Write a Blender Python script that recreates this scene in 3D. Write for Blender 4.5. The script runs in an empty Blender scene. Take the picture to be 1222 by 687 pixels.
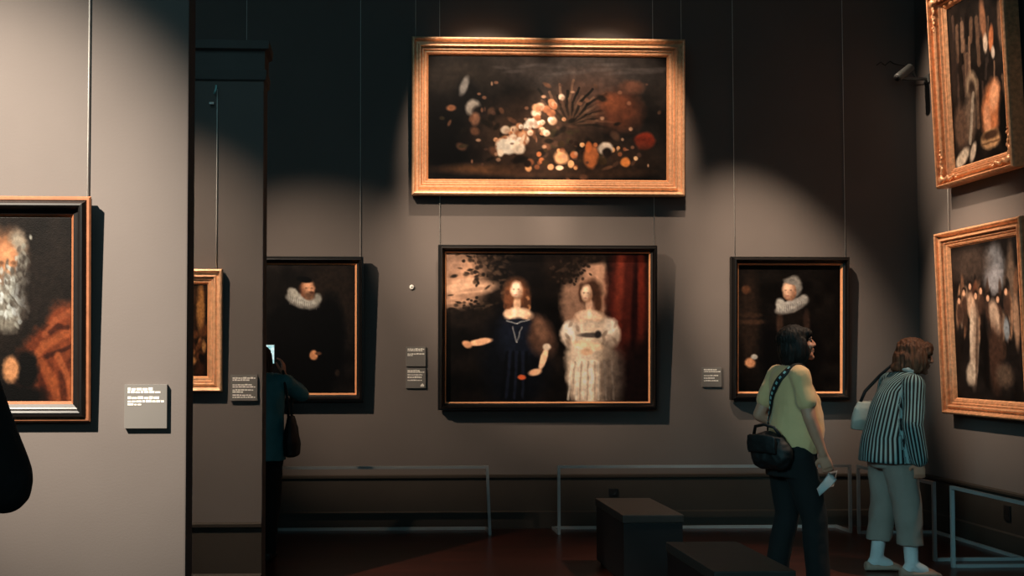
import bpy, bmesh, math, random
import numpy as np
from mathutils import Vector, Matrix, noise, Euler
from mathutils.bvhtree import BVHTree

random.seed(7)
SC = bpy.context.scene
COL = SC.collection
PI = math.pi

# ------------------------------------------------------------------ camera
F = 1265.0; PX, PY = 483.0, 382.0; CH = 1.43
PSI = math.atan(46.0 / F); TH = math.atan(43.0 / F)
cam = bpy.data.cameras.new('camera')
cam.sensor_width = 36.0; cam.lens = 36.0 * F / 1222.0
cam.shift_x = (611 - PX) / 1222.0; cam.shift_y = (PY - 343.5) / 1222.0
cam.clip_start = 0.05; cam.clip_end = 100
camo = bpy.data.objects.new('camera', cam); COL.objects.link(camo)
camo.location = (0, 0, CH); camo.rotation_euler = (PI / 2 + TH, 0, -PSI)
SC.camera = camo
CR = Euler((PI / 2 + TH, 0, -PSI)).to_matrix()


def ray(px, py):
    return CR @ Vector(((px - PX) / F, -(py - PY) / F, -1.0))


def at_y(px, py, Y):
    d = ray(px, py); return Vector((0, 0, CH)) + d * (Y / d.y)


def at_x(px, py, X):
    d = ray(px, py); return Vector((0, 0, CH)) + d * (X / d.x)


# ------------------------------------------------------------------ materials
def s2l(c):
    c = np.asarray(c, dtype=float)
    return np.where(c <= 0.04045, c / 12.92, ((c + 0.055) / 1.055) ** 2.4)


def rgb(r, g, b):
    l = s2l(np.array([r, g, b]) / 255.0); return (l[0], l[1], l[2], 1)


def material(name, col, rough=0.6, metal=0.0, noise_amt=0.12, scale=8.0, bump=0.0, bscale=40.0, spec=0.5, stretch=(1, 1, 1), sheen=0.0):
    m = bpy.data.materials.new(name); m.use_nodes = True
    nt = m.node_tree; b = nt.nodes['Principled BSDF']
    b.inputs['Roughness'].default_value = rough; b.inputs['Metallic'].default_value = metal
    b.inputs['Specular IOR Level'].default_value = spec
    if sheen: b.inputs['Sheen Weight'].default_value = sheen
    tc = nt.nodes.new('ShaderNodeTexCoord'); mp = nt.nodes.new('ShaderNodeMapping')
    mp.inputs['Scale'].default_value = stretch
    nt.links.new(tc.outputs['Object'], mp.inputs['Vector'])
    n = nt.nodes.new('ShaderNodeTexNoise'); n.inputs['Scale'].default_value = scale; n.inputs['Detail'].default_value = 4
    nt.links.new(mp.outputs[0], n.inputs['Vector'])
    r = nt.nodes.new('ShaderNodeValToRGB')
    r.color_ramp.elements[0].position = 0.3; r.color_ramp.elements[1].position = 0.7
    r.color_ramp.elements[0].color = [c * (1 - noise_amt) for c in col[:3]] + [1]
    r.color_ramp.elements[1].color = [min(1, c * (1 + noise_amt)) for c in col[:3]] + [1]
    nt.links.new(n.outputs['Fac'], r.inputs['Fac']); nt.links.new(r.outputs['Color'], b.inputs['Base Color'])
    if bump:
        n2 = nt.nodes.new('ShaderNodeTexNoise'); n2.inputs['Scale'].default_value = bscale; n2.inputs['Detail'].default_value = 3
        nt.links.new(mp.outputs[0], n2.inputs['Vector'])
        bp = nt.nodes.new('ShaderNodeBump'); bp.inputs['Strength'].default_value = bump; bp.inputs['Distance'].default_value = 0.01
        nt.links.new(n2.outputs['Fac'], bp.inputs['Height']); nt.links.new(bp.outputs[0], b.inputs['Normal'])
    return m


def attr_material(name, attr, rough, ramp=None, bump=0.0, bscale=150.0, spec=0.5):
    """base colour from a mesh colour attribute (paint on a canvas) or from a float attribute through a ramp (woven stripes)"""
    m = bpy.data.materials.new(name); m.use_nodes = True
    nt = m.node_tree; b = nt.nodes['Principled BSDF']
    b.inputs['Roughness'].default_value = rough; b.inputs['Specular IOR Level'].default_value = spec
    a = nt.nodes.new('ShaderNodeAttribute'); a.attribute_name = attr
    if ramp:
        mt = nt.nodes.new('ShaderNodeMath'); mt.operation = 'FRACT'; nt.links.new(a.outputs['Fac'], mt.inputs[0])
        r = nt.nodes.new('ShaderNodeValToRGB'); r.color_ramp.interpolation = 'EASE'
        while len(r.color_ramp.elements) < len(ramp): r.color_ramp.elements.new(0.5)
        for e, (p, c) in zip(r.color_ramp.elements, ramp): e.position = p; e.color = c
        nt.links.new(mt.outputs[0], r.inputs['Fac']); nt.links.new(r.outputs['Color'], b.inputs['Base Color'])
    else:
        nt.links.new(a.outputs['Color'], b.inputs['Base Color'])
    if bump:
        tc = nt.nodes.new('ShaderNodeTexCoord')
        n2 = nt.nodes.new('ShaderNodeTexNoise'); n2.inputs['Scale'].default_value = bscale
        nt.links.new(tc.outputs['Object'], n2.inputs['Vector'])
        bp = nt.nodes.new('ShaderNodeBump'); bp.inputs['Strength'].default_value = bump; bp.inputs['Distance'].default_value = 0.003
        nt.links.new(n2.outputs['Fac'], bp.inputs['Height']); nt.links.new(bp.outputs[0], b.inputs['Normal'])
    return m


def floor_material():
    m = bpy.data.materials.new('parquet'); m.use_nodes = True
    nt = m.node_tree; b = nt.nodes['Principled BSDF']; b.inputs['Roughness'].default_value = 0.28
    b.inputs['Specular IOR Level'].default_value = 0.35
    tc = nt.nodes.new('ShaderNodeTexCoord')
    br = nt.nodes.new('ShaderNodeTexBrick'); br.inputs['Scale'].default_value = 1.0
    br.inputs['Brick Width'].default_value = 0.9; br.inputs['Row Height'].default_value = 0.12; br.inputs['Mortar Size'].default_value = 0.002
    br.inputs['Color1'].default_value = rgb(84, 40, 30); br.inputs['Color2'].default_value = rgb(66, 32, 24); br.inputs['Mortar'].default_value = rgb(20, 12, 10)
    nt.links.new(tc.outputs['Object'], br.inputs['Vector'])
    n = nt.nodes.new('ShaderNodeTexNoise'); n.inputs['Scale'].default_value = 6; n.inputs['Detail'].default_value = 5
    mp = nt.nodes.new('ShaderNodeMapping'); mp.inputs['Scale'].default_value = (1, 9, 1)
    nt.links.new(tc.outputs['Object'], mp.inputs[0]); nt.links.new(mp.outputs[0], n.inputs['Vector'])
    mx = nt.nodes.new('ShaderNodeMix'); mx.data_type = 'RGBA'; mx.blend_type = 'MULTIPLY'; mx.inputs[0].default_value = 0.5
    nt.links.new(br.outputs['Color'], mx.inputs[6]); nt.links.new(n.outputs['Fac'], mx.inputs[7])
    nt.links.new(mx.outputs[2], b.inputs['Base Color'])
    return m


M = {}
M['wall'] = material('wall_paint', rgb(101, 95, 92), 0.85, noise_amt=0.05, scale=2.0, bump=0.05, bscale=120, spec=0.2)
M['dado'] = material('dark_painted_panel', rgb(58, 52, 46), 0.6, noise_amt=0.1, scale=3, spec=0.3)
M['cornice'] = material('cornice_paint', rgb(86, 83, 81), 0.8, noise_amt=0.04, spec=0.2)
M['ceiling'] = material('ceiling_plaster', rgb(90, 95, 95), 0.9)
M['floor'] = floor_material()
M['gold'] = material('gilded_wood', rgb(240, 188, 146), 0.38, metal=0.35, noise_amt=0.18, scale=40, bump=0.15, bscale=90)
M['old_gold'] = material('aged_gilded_wood', rgb(218, 162, 120), 0.38, metal=0.4, noise_amt=0.25, scale=34, bump=0.2, bscale=80)
M['slip'] = material('gilt_slip', rgb(232, 164, 116), 0.45, metal=0.2, noise_amt=0.1, scale=40)
M['dark_slip'] = material('darkened_gilt_edge', rgb(140, 88, 58), 0.5, metal=0.2, noise_amt=0.15, scale=40)  # slip gilt darkened to offset the strong spot on the near partition
M['black_frame'] = material('ebonised_wood', rgb(11, 10, 10), 0.38, noise_amt=0.2, scale=20)
M['canvas'] = attr_material('oil_paint', 'paint', 0.45, bump=0.2, bscale=220, spec=0.12)
M['label'] = material('label_board', rgb(104, 102, 99), 0.7, noise_amt=0.03)
M['ink'] = material('white_print', rgb(228, 226, 218), 0.7, noise_amt=0.05)
M['wire'] = material('steel_wire', rgb(205, 205, 200), 0.6, metal=0.0)
M['rail'] = material('grey_enamelled_steel', rgb(168, 172, 172), 0.45, noise_amt=0.05)
M['plastic_dark'] = material('dark_plastic', rgb(16, 16, 17), 0.5)
M['plastic_white'] = material('white_plastic', rgb(225, 225, 220), 0.4)
M['cam_body'] = material('grey_metal_housing', rgb(86, 90, 90), 0.45, metal=0.2)
M['leather'] = material('dark_bench_leather', rgb(48, 43, 39), 0.55, noise_amt=0.15, scale=10, bump=0.15, bscale=80)
M['bench_side'] = material('black_stained_wood', rgb(22, 21, 22), 0.5, noise_amt=0.15)
M['skin'] = material('skin', rgb(198, 138, 112), 0.5, noise_amt=0.06, scale=20)
M['hair_dark'] = material('dark_brown_hair', rgb(30, 23, 20), 0.62, spec=0.25, noise_amt=0.5, scale=30, stretch=(4, 4, 0.6), bump=0.5, bscale=30)
M['hair_brown'] = material('auburn_hair', rgb(112, 72, 52), 0.62, spec=0.25, noise_amt=0.6, scale=18, stretch=(5, 5, 0.5), bump=0.6, bscale=22)
M['shirt'] = material('pale_yellow_cotton', rgb(226, 180, 128), 0.85, noise_amt=0.06, bump=0.2, bscale=30, sheen=0.2)
M['trousers_black'] = material('black_cotton', rgb(13, 13, 14), 0.9, noise_amt=0.15, bump=0.2)
M['trousers_grey'] = material('stone_grey_cotton', rgb(146, 135, 125), 0.9, noise_amt=0.06, bump=0.2, bscale=25)
M['sock'] = material('white_cotton_sock', rgb(212, 214, 214), 0.9, bump=0.3, bscale=90)
M['shoe'] = material('beige_leather_shoe', rgb(172, 142, 124), 0.55)
M['shoe_dark'] = material('black_shoe', rgb(18, 17, 17), 0.45)
M['teal_jacket'] = material('dark_teal_cloth', rgb(58, 124, 130), 0.6, noise_amt=0.15, bump=0.25, bscale=20)
M['dark_coat'] = material('black_wool_coat', rgb(14, 14, 15), 0.9, noise_amt=0.2, bump=0.3, bscale=60)
M['bag_black'] = material('black_nylon', rgb(10, 10, 11), 0.65, noise_amt=0.2, bump=0.3, bscale=30)
M['stud'] = material('pale_strap_pattern', rgb(150, 205, 205), 0.35)
M['bag_cream'] = material('cream_leather', rgb(186, 184, 172), 0.5, bump=0.15, bscale=40)
M['paper'] = material('leaflet_paper', rgb(240, 246, 246), 0.8, noise_amt=0.03)
M['paper_grey'] = material('leaflet_back_page', rgb(128, 128, 128), 0.8, noise_amt=0.1)
M['collar'] = material('white_shirt_collar', rgb(205, 205, 200), 0.85)
M['stripe'] = attr_material('striped_cloth', 'stripe', 0.85, ramp=[(0.0, rgb(13, 16, 18)), (0.42, rgb(15, 18, 20)), (0.52, rgb(138, 168, 168)), (0.88, rgb(138, 168, 168)), (0.98, rgb(13, 16, 18))], bump=0.15, bscale=60)
ms = bpy.data.materials.new('phone_screen'); ms.use_nodes = True
_b = ms.node_tree.nodes['Principled BSDF']; _b.inputs['Base Color'].default_value = (0.02, 0.02, 0.02, 1)
_t = ms.node_tree.nodes.new('ShaderNodeTexCoord'); _n = ms.node_tree.nodes.new('ShaderNodeTexNoise'); _n.inputs['Scale'].default_value = 28
_r = ms.node_tree.nodes.new('ShaderNodeValToRGB'); _r.color_ramp.elements[0].color = rgb(120, 200, 205); _r.color_ramp.elements[1].color = rgb(235, 255, 252)
_r.color_ramp.elements[0].position = .35; _r.color_ramp.elements[1].position = .6
ms.node_tree.links.new(_t.outputs['Object'], _n.inputs['Vector']); ms.node_tree.links.new(_n.outputs['Fac'], _r.inputs['Fac'])
ms.node_tree.links.new(_r.outputs['Color'], _b.inputs['Emission Color']); _b.inputs['Emission Strength'].default_value = 0.95
M['screen'] = ms


# ------------------------------------------------------------------ mesh helpers
def mesh_from(bm, name):
    me = bpy.data.meshes.new(name); bm.normal_update(); bm.to_mesh(me); bm.free(); return me


def obj(name, bm, mat, parent=None, smooth=False):
    me = bm if isinstance(bm, bpy.types.Mesh) else mesh_from(bm, name)
    o = bpy.data.objects.new(name, me); COL.objects.link(o)
    me.materials.clear(); me.materials.append(M[mat] if isinstance(mat, str) else mat)
    if smooth:
        for p in me.polygons: p.use_smooth = True
    if parent: o.parent = parent
    return o


def tag(o, label=None, cat=None, group=None, kind=None):
    if label: o['label'] = label
    if cat: o['category'] = cat
    if group: o['group'] = group
    if kind: o['kind'] = kind
    return o


def thing(name, label, cat, loc=(0, 0, 0), rot=(0, 0, 0), group=None):
    o = bpy.data.objects.new(name, None); COL.objects.link(o)
    o.location = loc; o.rotation_euler = rot; o.empty_display_size = 0.1
    return tag(o, label, cat, group)


def box(bm, lo, hi, bevel=0.0, mtx=None):
    lo, hi = Vector(lo), Vector(hi)
    r = bmesh.ops.create_cube(bm, size=1.0)
    vs = r['verts']
    for v in vs:
        v.co = Vector((lo[i] + (v.co[i] + 0.5) * (hi[i] - lo[i]) for i in range(3)))
    if bevel:
        es = list({e for v in vs for e in v.link_edges})
        rr = bmesh.ops.bevel(bm, geom=es, offset=bevel, segments=2, affect='EDGES', profile=0.7)
        vs = list({v for f in rr['faces'] for v in f.verts} | {v for v in vs if v.is_valid})
    if mtx is not None:
        for v in vs: v.co = mtx @ v.co
    return bm


def frame_axes(d):
    d = d.normalized()
    a = Vector((0, 0, 1)) if abs(d.z) < 0.9 else Vector((1, 0, 0))
    u = d.cross(a).normalized(); return u, d.cross(u).normalized()


def loft(bm, secs, n=20, close=True):
    """secs: (centre, u, v); elliptical rings joined and capped"""
    rings = []
    for c, u, v in secs:
        rings.append([bm.verts.new(c + u * math.cos(2 * PI * i / n) + v * math.sin(2 * PI * i / n)) for i in range(n)])
    for a, b in zip(rings, rings[1:]):
        for i in range(n):
            bm.faces.new((a[i], a[(i + 1) % n], b[(i + 1) % n], b[i]))
    if close:
        bm.faces.new(rings[0][::-1]); bm.faces.new(rings[-1])
    return bm


def tube(bm, pts, r, n=10):
    pts = [Vector(p) for p in pts]
    secs = []
    u = None
    for i, p in enumerate(pts):
        d = (pts[min(i + 1, len(pts) - 1)] - pts[max(i - 1, 0)]).normalized()
        if u is None: u, v = frame_axes(d)
        else:
            u = (u - d * u.dot(d)).normalized(); v = d.cross(u)
        rr = r[i] if isinstance(r, (list, tuple)) else r
        secs.append((p, u * rr, v * rr))
    return loft(bm, secs, n)


def sph(bm, c, r, R=None, sub=2):
    if not isinstance(r, (tuple, list)): r = (r, r, r)
    q = bmesh.ops.create_icosphere(bm, subdivisions=sub, radius=1.0)
    c = Vector(c)
    for v in q['verts']:
        p = Vector((v.co.x * r[0], v.co.y * r[1], v.co.z * r[2]))
        v.co = c + (R @ p if R is not None else p)
    return bm


def chain(bm, pts, rads, n=14):
    pts = [Vector(p) for p in pts]
    for a, b, ra, rb in zip(pts, pts[1:], rads, rads[1:]):
        u, v = frame_axes(b - a)
        loft(bm, [(a, u * ra, v * ra), (b, u * rb, v * rb)], n)
    for p, r in zip(pts, rads): sph(bm, p, r)
    return bm


def fuse(bm, name, voxel, smooth=4, disp=None):
    """one continuous closed surface out of overlapping volumes"""
    me = mesh_from(bm, name)
    o = bpy.data.objects.new(name, me); COL.objects.link(o)
    r = o.modifiers.new('r', 'REMESH'); r.mode = 'VOXEL'; r.voxel_size = voxel; r.use_smooth_shade = True
    if smooth:
        s = o.modifiers.new('s', 'SMOOTH'); s.factor = 0.5; s.iterations = smooth
    dg = bpy.context.evaluated_depsgraph_get(); dg.update()
    out = bpy.data.meshes.new_from_object(o.evaluated_get(dg))
    bpy.data.objects.remove(o); bpy.data.meshes.remove(me)
    if disp:
        ns = [v.normal.copy() for v in out.vertices]
        for v, nrm in zip(out.vertices, ns): v.co = v.co + nrm * disp(v.co)
        out.update()
    for p in out.polygons: p.use_smooth = True
    out.name = name
    return out


def folds(amp, sc, seed=0.0):
    def f(p):
        q = Vector((p.x * sc[0] + seed, p.y * sc[1], p.z * sc[2]))
        return amp * (noise.noise(q) + 0.5 * noise.noise(q * 2.1))
    return f


# ------------------------------------------------------------------ the setting
YW = at_y(600, 630, 1).copy()
_d = ray(600, 630); YW = _d.y * (-CH / _d.z)                  # back wall
XR = at_y(1100, 566, YW).x                                    # right wall
_d = ray(270, 623); YP2 = _d.y * (-(CH - 0.446) / _d.z)       # far partition
YP1 = 4.1                                                     # near partition
XP1 = at_y(223, 400, YP1).x; XP2 = at_y(313.5, 400, YP2).x
CEIL = 6.6; XL = -6.0; PH = at_y(270, 51.5, YP2).z


def structure(name, bm, mat, parent=None):
    o = obj(name, bm, mat, parent)
    if parent is None: o['kind'] = 'structure'
    return o


structure('floor', box(bmesh.new(), (XL, -3.5, -0.1), (XR, YW, 0)), 'floor')
structure('ceiling', box(bmesh.new(), (XL - .2, -3.5, CEIL), (XR + .2, YW + .2, CEIL + 0.1)), 'ceiling')
structure('wall_back', box(bmesh.new(), (XL - .2, YW, -0.1), (XR + .2, YW + 0.2, CEIL)), 'wall')
structure('wall_right', box(bmesh.new(), (XR, -3.5, -0.1), (XR + 0.2, YW, CEIL)), 'wall')
structure('wall_left', box(bmesh.new(), (XL - 0.2, -3.5, -0.1), (XL, YW, CEIL)), 'wall')
structure('wall_front_partition', box(bmesh.new(), (-4.2, YP1, 0), (XP1, YP1 + 0.16, PH + .3), 0.006), 'wall')
structure('wall_middle_partition', box(bmesh.new(), (-3.4, YP2, 0), (XP2, YP2 + 0.24, PH), 0.006), 'wall')


def dado_strip(name, pts, out, hgt=0.446):
    """dark panelling along a wall: panel, thin bead, skirting and a projecting cap; pts on the wall line, out = into the room"""
    a, b = Vector(pts[0]), Vector(pts[1]); out = Vector(out)
    prof = [(0.0, 0.0), (0.030, 0.0), (0.030, 0.135), (0.022, 0.143), (0.016, 0.147), (0.016, hgt - 0.03), (0.034, hgt - 0.024), (0.036, hgt - 0.006), (0.028, hgt), (0.0, hgt)]
    bm = bmesh.new()
    A = [bm.verts.new(a + out * o_ + Vector((0, 0, z))) for o_, z in prof]
    B = [bm.verts.new(b + out * o_ + Vector((0, 0, z))) for o_, z in prof]
    for i in range(len(prof)):
        j = (i + 1) % len(prof); bm.faces.new((A[i], A[j], B[j], B[i]))
    bm.faces.new(A[::-1]); bm.faces.new(B)
    bmesh.ops.recalc_face_normals(bm, faces=bm.faces)
    structure(name, bm, 'dado')


dado_strip('baseboard_back', [(XL, YW, 0), (XR - .036, YW, 0)], (0, -1, 0))
dado_strip('baseboard_right', [(XR, -3.4, 0), (XR, YW, 0)], (-1, 0, 0))
dado_strip('baseboard_middle_partition', [(-3.4, YP2, 0), (XP2, YP2, 0)], (0, -1, 0))
dado_strip('baseboard_front_partition', [(-4.2, YP1, 0), (XP1, YP1, 0)], (0, -1, 0))
# cornice of the far partition: cap slab and two beads
zt = lambda y: at_y(270, y, YP2).z
bm = bmesh.new()
prof = [(0, zt(97)), (.012, zt(95)), (.018, zt(84)), (0.006, zt(83)), (0.006, zt(61)), (.03, zt(59)), (.034, PH + .01), (0, PH + .01)]
A = [bm.verts.new((-3.4, YP2 - o_, z)) for o_, z in prof]
B = [bm.verts.new((XP2 + o_, YP2 - o_, z)) for o_, z in prof]
C_ = [bm.verts.new((XP2 + o_, YP2 + .24, z)) for o_, z in prof]
for P, Q in ((A, B), (B, C_)):
    for i in range(len(prof)):
        j = (i + 1) % len(prof); bm.faces.new((P[i], P[j], Q[j], Q[i]))
bmesh.ops.recalc_face_normals(bm, faces=bm.faces)
structure('trim_1', bm, 'cornice')


# ------------------------------------------------------------------ paint on canvas
def vnoise(h, w, cells, seed):
    rs = np.random.RandomState(seed)
    cy, cx = max(2, int(cells * h / max(h, w))) + 2, max(2, int(cells * w / max(h, w))) + 2
    g = rs.rand(cy + 2, cx + 2)
    y = np.linspace(0, cy - 1.001, h); x = np.linspace(0, cx - 1.001, w)
    yi, xi = y.astype(int), x.astype(int); fy, fx = y - yi, x - xi
    fy = fy * fy * (3 - 2 * fy); fx = fx * fx * (3 - 2 * fx)
    fy = fy[:, None]; fx = fx[None, :]
    return (g[yi][:, xi] * (1 - fy) * (1 - fx) + g[yi + 1][:, xi] * fy * (1 - fx) + g[yi][:, xi + 1] * (1 - fy) * fx + g[yi + 1][:, xi + 1] * fy * fx) * 2 - 1


class Canvas:
    """painterly stand-in picture: soft brush patches on a toned ground, in its own pixel frame x0..x1, y0..y1"""
    def __init__(s, x0, y0, x1, y1, ground, res=1.0, seed=1, warp=2.0):
        s.w, s.h = int((x1 - x0) * res), int((y1 - y0) * res)
        s.X, s.Y = np.meshgrid(np.linspace(x0, x1, s.w), np.linspace(y0, y1, s.h))
        s.X = s.X + warp * vnoise(s.h, s.w, 26, seed) + warp * .6 * vnoise(s.h, s.w, 70, seed + 1)
        s.Y = s.Y + warp * vnoise(s.h, s.w, 26, seed + 2) + warp * .6 * vnoise(s.h, s.w, 70, seed + 3)
        s.X0, s.Y0 = np.meshgrid(np.linspace(x0, x1, s.w), np.linspace(y0, y1, s.h))
        s.a = np.zeros((s.h, s.w, 3)) + np.array(ground, float)
        s.seed = seed
        s.mottle(0.35, 10)

    def mottle(s, amt, cells):
        s.seed += 5
        s.a *= (1 + amt * vnoise(s.h, s.w, cells, s.seed))[..., None]

    def put(s, mask, col, al):
        k = (np.clip(mask, 0, 1) * al)[..., None]
        s.a = s.a * (1 - k) + np.array(col, float) * k

    def e(s, cx, cy, rx, ry, col, soft=.35, ang=0, al=1.0):
        c, n = math.cos(math.radians(ang)), math.sin(math.radians(ang))
        kk = min(1.0, min(rx, ry) / 22.0)
        dx, dy = s.X0 + (s.X - s.X0) * kk - cx, s.Y0 + (s.Y - s.Y0) * kk - cy
        r = np.sqrt(((dx * c + dy * n) / rx) ** 2 + ((-dx * n + dy * c) / ry) ** 2)
        s.put((1 - r) / max(soft, .02) + 0.5, col, al); return s

    def line(s, pts, wd, col, al=1.0, soft=.5):
        for (ax, ay), (bx, by) in zip(pts, pts[1:]):
            L2 = (bx - ax) ** 2 + (by - ay) ** 2
            X_, Y_ = s.X0 + (s.X - s.X0) * .3, s.Y0 + (s.Y - s.Y0) * .3
            t = np.clip(((X_ - ax) * (bx - ax) + (Y_ - ay) * (by - ay)) / L2, 0, 1)
            d = np.hypot(X_ - ax - t * (bx - ax), Y_ - ay - t * (by - ay))
            s.put((1 - d / wd) / soft + .5, col, al)
        return s

    def face(s, cx, cy, rx, ry, tone, look=-1, al=1.0):
        t = np.array(tone, float); d = t * .62 * np.array([1, .86, .78])
        s.e(cx, cy, rx, ry, d, .3, 0, al); s.e(cx + look * rx * .16, cy - ry * .12, rx * .86, ry * .84, t * .92, .6, 0, al); s.e(cx + look * rx * .2, cy - ry * .5, rx * .5, ry * .3, t * 1.05, .9, 0, al)
        s.e(cx + look * rx * .35, cy + ry * .12, rx * .16, ry * .28, t * 1.04, .8, 0, al * .8)
        for q in (-.34, .42): s.e(cx + look * rx * .22 + q * rx, cy - ry * .12, rx * .18, ry * .08, t * .42, .9, 0, al * .55)
        s.e(cx + look * rx * .26, cy + ry * .48, rx * .28, ry * .08, (160, 84, 64), .9, 0, al * .6); s.e(cx - look * rx * .5, cy + ry * .3, rx * .4, ry * .5, d * .8, .9, 0, al * .5)
        return s

    def build(s, W, H, parent, tint=(1.0, .80, .62), gain=1.0, y=-0.02):
        s.mottle(0.12, 50); s.mottle(0.06, 120)
        lin = s2l(np.clip(s.a, 0, 255) / 255.0) / np.array(tint) * gain
        lum = lin.mean(-1, keepdims=True); lin = lin * (lum / (lum + .010))
        lin = np.clip(lin, 0.0008, 0.9)
        h, w = s.h, s.w
        xs = np.linspace(-W / 2, W / 2, w); zs = np.linspace(H / 2, -H / 2, h)
        gx, gz = np.meshgrid(xs, zs)
        co = np.stack([gx, np.full_like(gx, y), gz], -1).reshape(-1, 3)
        idx = np.arange(h * w).reshape(h, w)
        q = np.stack([idx[:-1, :-1], idx[1:, :-1], idx[1:, 1:], idx[:-1, 1:]], -1).reshape(-1, 4)
        back = co.copy(); back[:, 1] += 0.012
        me = bpy.data.meshes.new('canvas')
        me.vertices.add(h * w); me.vertices.foreach_set('co', co.ravel())
        me.loops.add(q.size); me.loops.foreach_set('vertex_index', q.ravel().astype(np.int32))
        me.polygons.add(len(q)); me.polygons.foreach_set('loop_start', np.arange(0, q.size, 4, dtype=np.int32))
        me.update(calc_edges=True); me.validate()
        ca = me.color_attributes.new('paint', 'FLOAT_COLOR', 'POINT')
        ca.data.foreach_set('color', np.concatenate([lin.reshape(-1, 3), np.ones((h * w, 1))], 1).ravel())
        o = obj('canvas', me, 'canvas', parent)
        sd = o.modifiers.new('stretcher', 'SOLIDIFY'); sd.thickness = 0.015; sd.offset = -1
        return o


def sweep_frame(W, H, prof):
    """mitred rectangular moulding; prof = (inset from outer edge, height towards the viewer)"""
    bm = bmesh.new(); loops = []
    for ins, hgt in prof:
        a, b = W / 2 - ins, H / 2 - ins
        loops.append([bm.verts.new((x, -hgt, z)) for x, z in ((-a, -b), (a, -b), (a, b), (-a, b))])
    for P, Q in zip(loops, loops[1:] + loops[:1]):
        for i in range(4):
            j = (i + 1) % 4; bm.faces.new((P[i], P[j], Q[j], Q[i]))
    bmesh.ops.recalc_face_normals(bm, faces=bm.faces)
    # cut the long sides so gilding bumps have something to work on
    return bm


GOLD = lambda w, t: [(w * a, t * b) for a, b in ((0, 0), (0, .8), (.03, .92), (.08, .97), (.13, 1), (.18, .96), (.21, .84), (.23, .70), (.30, .60), (.40, .60), (.46, .70), (.50, .79), (.56, .80), (.61, .72), (.64, .54), (.67, .46), (.70, .54), (.76, .55), (.80, .45), (.84, .36), (.87, .41), (.94, .40), (1, .28), (1, 0))]
BLACK = lambda w, t: [(0, 0), (0, t * .55), (w * .05, t * .62), (w * .16, t * .62), (w * .22, t * .74), (w * .38, t * .98), (w * .5, t), (w * .62, t * .9), (w * .72, t * .62), (w * .80, t * .58), (w, t * .5), (w, 0)]


def painting(label, p_bl, p_br, z_top, rotz, tilt, fw, t, style, cv, slip=0.012, tint=(1, .8, .62), gain=1.0, standoff=0.02, name='framed_painting', group=None, corner=False):
    """p_bl/p_br: bottom corners of the frame's front (points in the room); canvas picture cv"""
    p_bl, p_br = Vector(p_bl), Vector(p_br)
    W = math.hypot(p_br.x - p_bl.x, p_br.y - p_bl.y)
    H = (z_top - (p_bl.z + p_br.z) / 2) / math.cos(tilt)
    ce = (p_bl + p_br) / 2
    R = Euler((tilt, 0, rotz)).to_matrix()
    loc = ce - R @ Vector((0, -t, 0))
    root = thing(name, label, 'painting', loc, (tilt, 0, rotz), group)
    up = Matrix.Translation((0, 0, H / 2))
    mt = {'gold': 'gold', 'old': 'old_gold', 'black': 'black_frame', 'blackgold': 'black_frame'}[style]
    prof = BLACK(fw, t) if style.startswith('black') else GOLD(fw, t)
    bm = sweep_frame(W, H, prof); bmesh.ops.transform(bm, matrix=up, verts=bm.verts); obj('frame', bm, mt, root)
    if style == 'blackgold':
        bm = sweep_frame(W + .004, H + .004, [(0, t * .3), (-.003, t * .6), (0.003, t * .70), (0.011, t * .70), (.015, t * .6), (.015, t * .3)])
        bmesh.ops.transform(bm, matrix=up, verts=bm.verts); obj('gilt_edge', bm, 'dark_slip', root)
    iw, ih = W - 2 * fw, H - 2 * fw
    k = t * (.46 if style.startswith('black') else .34)
    bm = sweep_frame(iw + .004, ih + .004, [(0, t * .15), (0, k), (slip * .15, k + .002), (slip * .9, k - slip * .75), (slip, k - slip * .85), (slip, t * .15)])
    bmesh.ops.transform(bm, matrix=up, verts=bm.verts); obj('inner_slip', bm, {'old': 'old_gold', 'blackgold': 'dark_slip'}.get(style, 'slip'), root)
    c = cv.build(iw - slip * 1.6, ih - slip * 1.6, root, tint, gain, y=-t * (.28 if style.startswith('black') else .16))
    c.location = (0, 0, H / 2)
    bm = bmesh.new(); box(bm, (-W / 2 + .01, -.004, .01), (W / 2 - .01, .004, H - .01)); obj('backing_board', bm, 'dado', root)
    if corner:
        for sx in (-1, 1):
            for sz in (0, 1):
                bm = bmesh.new()
                cx, cz = sx * (W / 2 - fw * .5), (H - fw * .5 if sz else fw * .5)
                dz = -1 if sz else 1
                for q in range(7):
                    L = .05 + .03 * q
                    r = .02 - .0017 * q
                    sph(bm, (cx - sx * L, -t * .78, cz + .012 * math.sin(q * 2.1)), (r * 1.3, .012, r))
                    sph(bm, (cx + .012 * math.sin(q * 2.1), -t * .78, cz + dz * L), (r, .012, r * 1.3))
                sph(bm, (cx, -t * .84, cz), (.034, .02, .034))
                obj('corner_ornament', fuse(bm, 'corner_ornament', .006, 1), mt, root, True)
    return root, W, H, loc


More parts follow.
